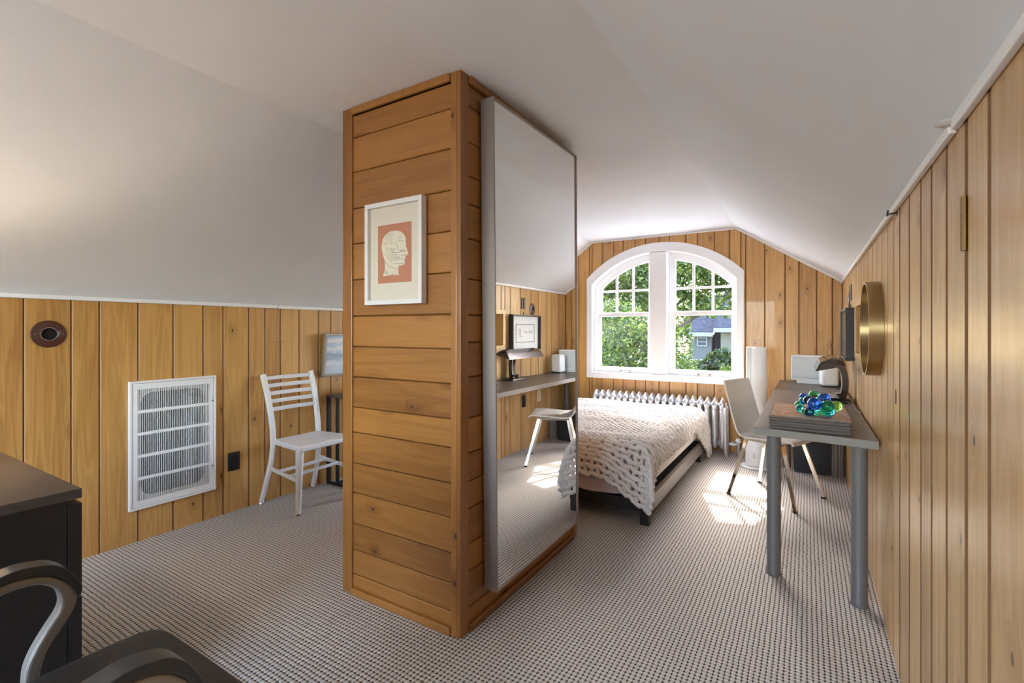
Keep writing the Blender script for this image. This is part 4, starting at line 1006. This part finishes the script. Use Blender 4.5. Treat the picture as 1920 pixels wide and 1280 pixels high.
column_shape(rrect(.13, .14, .055, 8), .24, 1.062).build('tower', M['white_plastic'], fn, smooth=True, loc=(.022, 0, 0))
column_shape(rrect(.045, .12, .015, 5), .235, 1.066).build('rear_shell', M['white_plastic'], fn, smooth=True, loc=(-.058, .02, 0))
MB().lathe([(.05, 1.062), (.05, 1.066), (.045, 1.068)], 32, Matrix.Translation((.022, 0, 0))).build('top_cap', M['speaker_cloth'], fn)
for z in (.35, .93): MB().lathe([(.005, 0), (.005, .002)], 8, Matrix.Translation((.055, -.07, z)) @ Matrix.Rotation(math.pi/2, 4, 'X')).build('button', M['speaker_cloth'], fn)
MB().box(-.02, .0, -.0895, -.086, .09, .14).build('label_plate', M['speaker_cloth'], fn)

# ------------------------------------------------------------------ bins under the desk
bn = empty('waste_bin', (.024, 4.90, 0)); tag(bn, 'black square waste bin under the far end of the desk', 'bin')
def bin_(b0, t0, d0, h_, par, m, th=.006):
    vs = []
    for z, w_, off in ((0, b0, 0), (h_, t0, 0), (h_, t0-th, 0), (.01, b0-th, 0)): vs += [(sx*w_, sy*w_*d0, z) for sx, sy in ((-1,-1), (1,-1), (1,1), (-1,1))]
    fs = [(i*4+j, i*4+(j+1) % 4, i*4+4+(j+1) % 4, i*4+4+j) for i in range(3) for j in range(4)]+[(3,2,1,0), (12,13,14,15)]
    MB().add(vs, fs).build('bin_body', m, par, bevel=.004)
bin_(.118, .135, .85, .27, bn, M['bin_black'])
MB().tube([(sx*.137, sy*.137*.85, .27) for sx, sy in ((-1,-1), (1,-1), (1,1), (-1,1))], .005, 6, closed=True).build('rim', M['bin_black'], bn)
fb = empty('fluted_bin', (.218, 4.86, 0)); tag(fb, 'narrow grey-brown fluted basket between black bin and wall', 'basket')
b_ = MB(); n_ = 60; vs = []
for z, r_ in ((0, .046), (.28, .050), (.28, .045), (.01, .042)):
    for k in range(n_): a = 2*math.pi*k/n_; rr = r_+.0025*math.cos(15*a); vs.append((rr*math.cos(a), rr*1.6*math.sin(a), z))
fs = [(i*n_+k, i*n_+(k+1) % n_, (i+1)*n_+(k+1) % n_, (i+1)*n_+k) for i in range(3) for k in range(n_)]+[tuple(range(n_))[::-1], tuple(3*n_+k for k in range(n_))]
b_.add(vs, fs).build('basket_wall', M['bin_grey'], fb, smooth=True)
MB().tube([(.05*math.cos(2*math.pi*k/24), .08*math.sin(2*math.pi*k/24), .28) for k in range(24)], .004, 6, closed=True).build('rim', M['bin_grey'], fb)

# ------------------------------------------------------------------ right wall: round mirror, calligraphy, niche things
rm = empty('round_mirror', (XR, 2.72, 1.225)); tag(rm, 'round mirror in a deep brass drum frame on the right pine wall', 'mirror')
R = Matrix.Rotation(-math.pi/2, 4, 'Y'); n_ = 64; prof_ = [(.205, .0), (.212, .001), (.212, .052), (.204, .052), (.204, .012)]
vs = [R @ Vector((r*math.cos(2*math.pi*k/n_), r*math.sin(2*math.pi*k/n_), z)) for r, z in prof_ for k in range(n_)]
MB().add(vs, [(i*n_+k, i*n_+(k+1) % n_, (i+1)*n_+(k+1) % n_, (i+1)*n_+k) for i in range(4) for k in range(n_)]).build('drum_frame', M['brass'], rm, smooth=True)
MB().lathe([(.2035, .008), (.2035, .014)], 64, R).build('mirror_glass', M['mirror'], rm)
MB().lathe([(.207, -.001), (.207, .006)], 64, R).build('backing', M['black'], rm)
fc = empty('framed_calligraphy', (XR-.001, 4.262, 1.19)); tag(fc, 'black box frame with dark ink calligraphy on white above the desk', 'picture')
fc.rotation_euler = (0, 0, -math.pi/2)
frame_parts(fc, .575, .362, .052, .014, M['black'])
MB().box(-.274, .274, -.022, -.006, -.167, .167).build('mat_board', M['white_board'], fc)
for b_ in ((-.19, .19, .082, .087), (-.19, .19, -.097, -.092), (-.19, -.187, -.092, .082), (.187, .19, -.092, .082)): MB().box(b_[0], b_[1], -.0245, -.022, b_[2], b_[3]).build('inner_border', M['ink'], fc)
cal = MB()
def brush(pts, r):
    q = smooth_path([(-a, -.0228, b) for a, b in pts], 5)
    for i, (a, c) in enumerate(zip(q, q[1:])):
        d = c-a
        if d.length < 1e-6: continue
        nr = Vector((-d.z, 0, d.x)).normalized()*(.75*r*(.5+.5*math.sin(math.pi*(i+1)/len(q))))
        cal.add([a+nr, a-nr, c-nr, c+nr], [(0,1,2,3)])
brush([(-.13, .02), (-.12, -.01), (-.135, -.05)], .004); brush([(-.115, .035), (-.095, .02), (-.10, .0), (-.09, -.04), (-.07, -.035)], .005); brush([(-.13, .025), (-.10, .04)], .004)
brush([(-.02, .02), (-.005, -.0), (.012, .018)], .004); brush([(.02, .02), (.03, -.004), (.045, .0)], .004); brush([(.055, .02), (.06, 0)], .004); brush([(.085, .022), (.09, -.004), (.112, .024)], .005); brush([(.12, .022), (.135, -.002), (.152, .028)], .004)
cal.build('ink_strokes', M['ink'], fc)
MB().box(-.274, .274, -.046, -.044, -.167, .167).build('picture_glass', M['glass'], fc)
hg = MB().bar((XR-.004, 4.262, 1.37), (XR-.004, 4.262, 1.405), .004, .006, up=(1, 0, 0)).build('picture_hanger', M['black'], None); tag(hg, 'thin dark hanger strip above the framed calligraphy', 'hanger')
nk = empty('niche_figurine', (XR+.06, 3.60, NZ0)); tag(nk, 'small white lumpy figurine standing in the wall niche', 'figurine')
MB().lathe([(.028, 0), (.032, .01), (.018, .03), (.026, .05), (.012, .07), (.016, .085), (.004, .098)], 14).build('body', M['white_plastic'], nk, smooth=True)
MB().lathe([(.033, 0), (.033, .006)], 14).build('foot', M['white_plastic'], nk)
for i in range(6):
    bb = empty('paperback', (XR+.11, 3.445+i*.022, NZ0)); c = random.choice([(.75,.72,.66), (.60,.58,.56), (.30,.32,.36), (.78,.76,.74)])
    tag(bb, ('first', 'second', 'third', 'fourth', 'fifth', 'sixth')[i]+' upright paperback in the wall niche counted from the round mirror side', 'book', 'paperbacks in the wall niche'); h_ = random.uniform(.18, .23)
    MB().box(-.06, .06, -.009, .009, 0, h_).build('cover', mat('paperback_%d' % i, c, .6), bb, bevel=.001); MB().box(-.056, .0615, -.0075, .0075, .003, h_-.003).build('pages', M['paper_cream'], bb)

# ------------------------------------------------------------------ outside
gnd = struct(MB().box(-60, 60, 6.2, 90, -3.4, -3.2).build('ground', M['lawn']), 'lawn of the neighbouring garden')
struct(MB().box(-4.6, 1.2, YG+.2, 7.1, .10, .22).build('bounce_slab', mat('pale_bounce_slab', (.27,.28,.30), .8)), 'added pale slab just below the gable window, bounces sun indoors')  # unseen slab added to bounce sunlight up onto the ceiling
rng = np.random.default_rng(5)
def foliage(name, blobs, n_leaf, size, m, par):
    V = []; F = []; tot = sum(b[3]*b[4]*b[5] for b in blobs)
    for (cx, cy, cz, rx, ry, rz) in blobs:
        k = max(30, int(n_leaf*(rx*ry*rz)/tot)); d = rng.normal(size=(k, 3)); d /= np.linalg.norm(d, axis=1)[:, None]
        r = rng.uniform(.35, 1, k)**.5*(1+.22*np.sin(d[:, 0]*7+cx*3)*np.sin(d[:, 2]*6+cy)*np.cos(d[:, 1]*5))
        p = np.array([cx, cy, cz])+d*r[:, None]*np.array([rx, ry, rz])
        a = rng.normal(size=(k, 3)); a /= np.linalg.norm(a, axis=1)[:, None]; b = np.cross(a, rng.normal(size=(k, 3))); b /= np.linalg.norm(b, axis=1)[:, None]
        s_ = size*rng.uniform(.6, 1.4, k)[:, None]; c = np.cross(a, b)
        q = np.stack([p-a*s_, p+b*s_*.42+c*s_*.12, p+a*s_, p-b*s_*.42+c*s_*.12], 1).reshape(-1, 3)
        n0 = len(V); V.extend(map(tuple, q))
        for i in range(k): j = n0+4*i; F.append((j, j+1, j+2)); F.append((j, j+2, j+3))
    me = bpy.data.meshes.new(name); me.from_pydata(V, [], F); me.materials.append(m)
    o = bpy.data.objects.new(name, me); COL.objects.link(o); o.parent = par; o['kind'] = 'stuff'; return o
def tree(name, base, h_, blobs, n_leaf, size, m, label, r_=.14):
    e = empty(name, base); tag(e, label, 'tree' if 'tree' in name else 'shrub'); B = Vector(base)
    loc = [(x-B.x, yv-B.y, z-B.z, a, b, c) for x, yv, z, a, b, c in blobs]
    foliage('foliage', loc, n_leaf, size, m, e)
    tr = MB().tube([(0, 0, 0), (.05, .03, h_*.5), (0, 0, h_)], [r_, r_*.8, r_*.4], 8)
    for x, yv, z, *_ in loc[:6]: tr.tube([(0, 0, h_*.55), (x*.5, yv*.5, (z+h_*.6)/2), (x, yv, z)], [r_*.45, r_*.3, r_*.12], 6)
    tr.build('trunk', M['bark'], e, smooth=True)
tree('leafy_tree', (-2.75, 9.4, -3.2), 4.4, [(-3.0, 9.5, .55, .85, .7, .85), (-2.35, 9.2, .35, .55, .5, .7), (-3.5, 9.9, 1.3, .7, .6, .6), (-2.55, 9.6, 1.15, .5, .5, .35), (-3.9, 10.2, .2, .8, .7, .9), (-2.2, 9.3, -.3, .5, .5, .5)], 15000, .043, M['leaf'], 'bushy sunlit tree outside the left half of the window')
tree('overhanging_tree', (-4.6, 12.2, -3.2), 5.6, [(-4.2, 12.0, 2.9, 1.0, .8, .75), (-3.1, 11.8, 2.75, .9, .7, .75), (-2.2, 11.6, 2.55, .8, .7, .7), (-1.5, 11.5, 2.75, .75, .6, .75), (-1.0, 11.5, 2.2, .6, .5, .5), (-2.6, 11.7, 1.85, .8, .6, .38), (-1.7, 11.5, 1.75, .55, .5, .28), (-4.4, 12.3, 1.9, 1.1, .8, .6), (-3.4, 11.9, 1.9, .7, .6, .4)], 25000, .052, M['leaf'], 'large tree with branches overhanging the upper window panes')
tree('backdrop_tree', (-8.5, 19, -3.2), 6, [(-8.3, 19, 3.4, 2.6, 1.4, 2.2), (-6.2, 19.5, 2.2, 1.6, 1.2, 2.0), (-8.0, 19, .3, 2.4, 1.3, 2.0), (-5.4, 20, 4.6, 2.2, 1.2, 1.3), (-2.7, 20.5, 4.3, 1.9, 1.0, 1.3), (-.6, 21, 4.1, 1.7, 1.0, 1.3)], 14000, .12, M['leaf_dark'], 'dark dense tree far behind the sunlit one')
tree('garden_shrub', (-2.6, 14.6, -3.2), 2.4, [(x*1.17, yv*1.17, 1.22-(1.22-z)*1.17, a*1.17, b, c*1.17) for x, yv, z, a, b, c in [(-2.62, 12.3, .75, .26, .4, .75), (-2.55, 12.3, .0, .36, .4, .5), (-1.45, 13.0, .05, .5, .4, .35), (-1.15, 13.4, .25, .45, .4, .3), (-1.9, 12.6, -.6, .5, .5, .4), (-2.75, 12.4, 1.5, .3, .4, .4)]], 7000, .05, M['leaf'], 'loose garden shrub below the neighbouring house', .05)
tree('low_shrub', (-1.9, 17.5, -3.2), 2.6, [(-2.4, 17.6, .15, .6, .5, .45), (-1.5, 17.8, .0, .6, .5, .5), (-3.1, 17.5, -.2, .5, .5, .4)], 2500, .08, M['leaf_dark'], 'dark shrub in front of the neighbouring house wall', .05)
HY = 30.0
hs = empty('neighbour_house', (-4.3, HY, -3.2)); tag(hs, 'neighbouring house with grey shingle roof and pale siding seen through the window', 'house')
def hb_(x0, x1, y0_, y1_, z0_, z1_, name, m, **k): return MB().box(x0+4.3, x1+4.3, y0_-HY, y1_-HY, z0_+3.2, z1_+3.2).build(name, m, hs, **k)
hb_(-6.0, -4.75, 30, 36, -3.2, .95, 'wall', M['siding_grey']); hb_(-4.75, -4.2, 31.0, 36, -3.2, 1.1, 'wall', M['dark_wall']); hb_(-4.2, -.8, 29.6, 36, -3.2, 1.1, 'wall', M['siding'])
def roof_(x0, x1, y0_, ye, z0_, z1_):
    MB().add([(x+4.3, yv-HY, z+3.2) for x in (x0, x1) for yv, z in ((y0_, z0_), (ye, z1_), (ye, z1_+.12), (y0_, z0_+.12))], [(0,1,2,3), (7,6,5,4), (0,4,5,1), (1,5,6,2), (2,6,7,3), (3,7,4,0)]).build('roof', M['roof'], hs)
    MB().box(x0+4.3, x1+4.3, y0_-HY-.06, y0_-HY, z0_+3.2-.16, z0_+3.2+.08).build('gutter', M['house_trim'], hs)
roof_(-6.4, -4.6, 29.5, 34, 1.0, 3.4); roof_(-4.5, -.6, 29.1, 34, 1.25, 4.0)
wd = MB().plate([(-5.55, .25), (-4.98, .25), (-4.98, .78), (-5.55, .78)], [[(-5.49, .31), (-5.04, .31), (-5.04, .72), (-5.49, .72)][::-1]], lambda a, b, d: Vector((a+4.3, 29.95-HY+d, b+3.2)), -.04, .06); wd.box(-5.49+4.3, -5.04+4.3, -.08, -.03, .50+3.2, .54+3.2)
wo_ = wd.build('window', M['house_trim'], hs)
MB().box(-5.49+4.3, -5.04+4.3, -.04, -.01, .31+3.2, .72+3.2).build('pane', M['house_glass'], wo_)
tag(MB().box(-7.5, .6, 27.0, 27.1, -3.2, -.45).box(-7.5, .6, 26.97, 27.13, -.45, -.36).build('garden_fence', M['siding_grey']), 'grey garden fence with white cap before the house', 'fence')
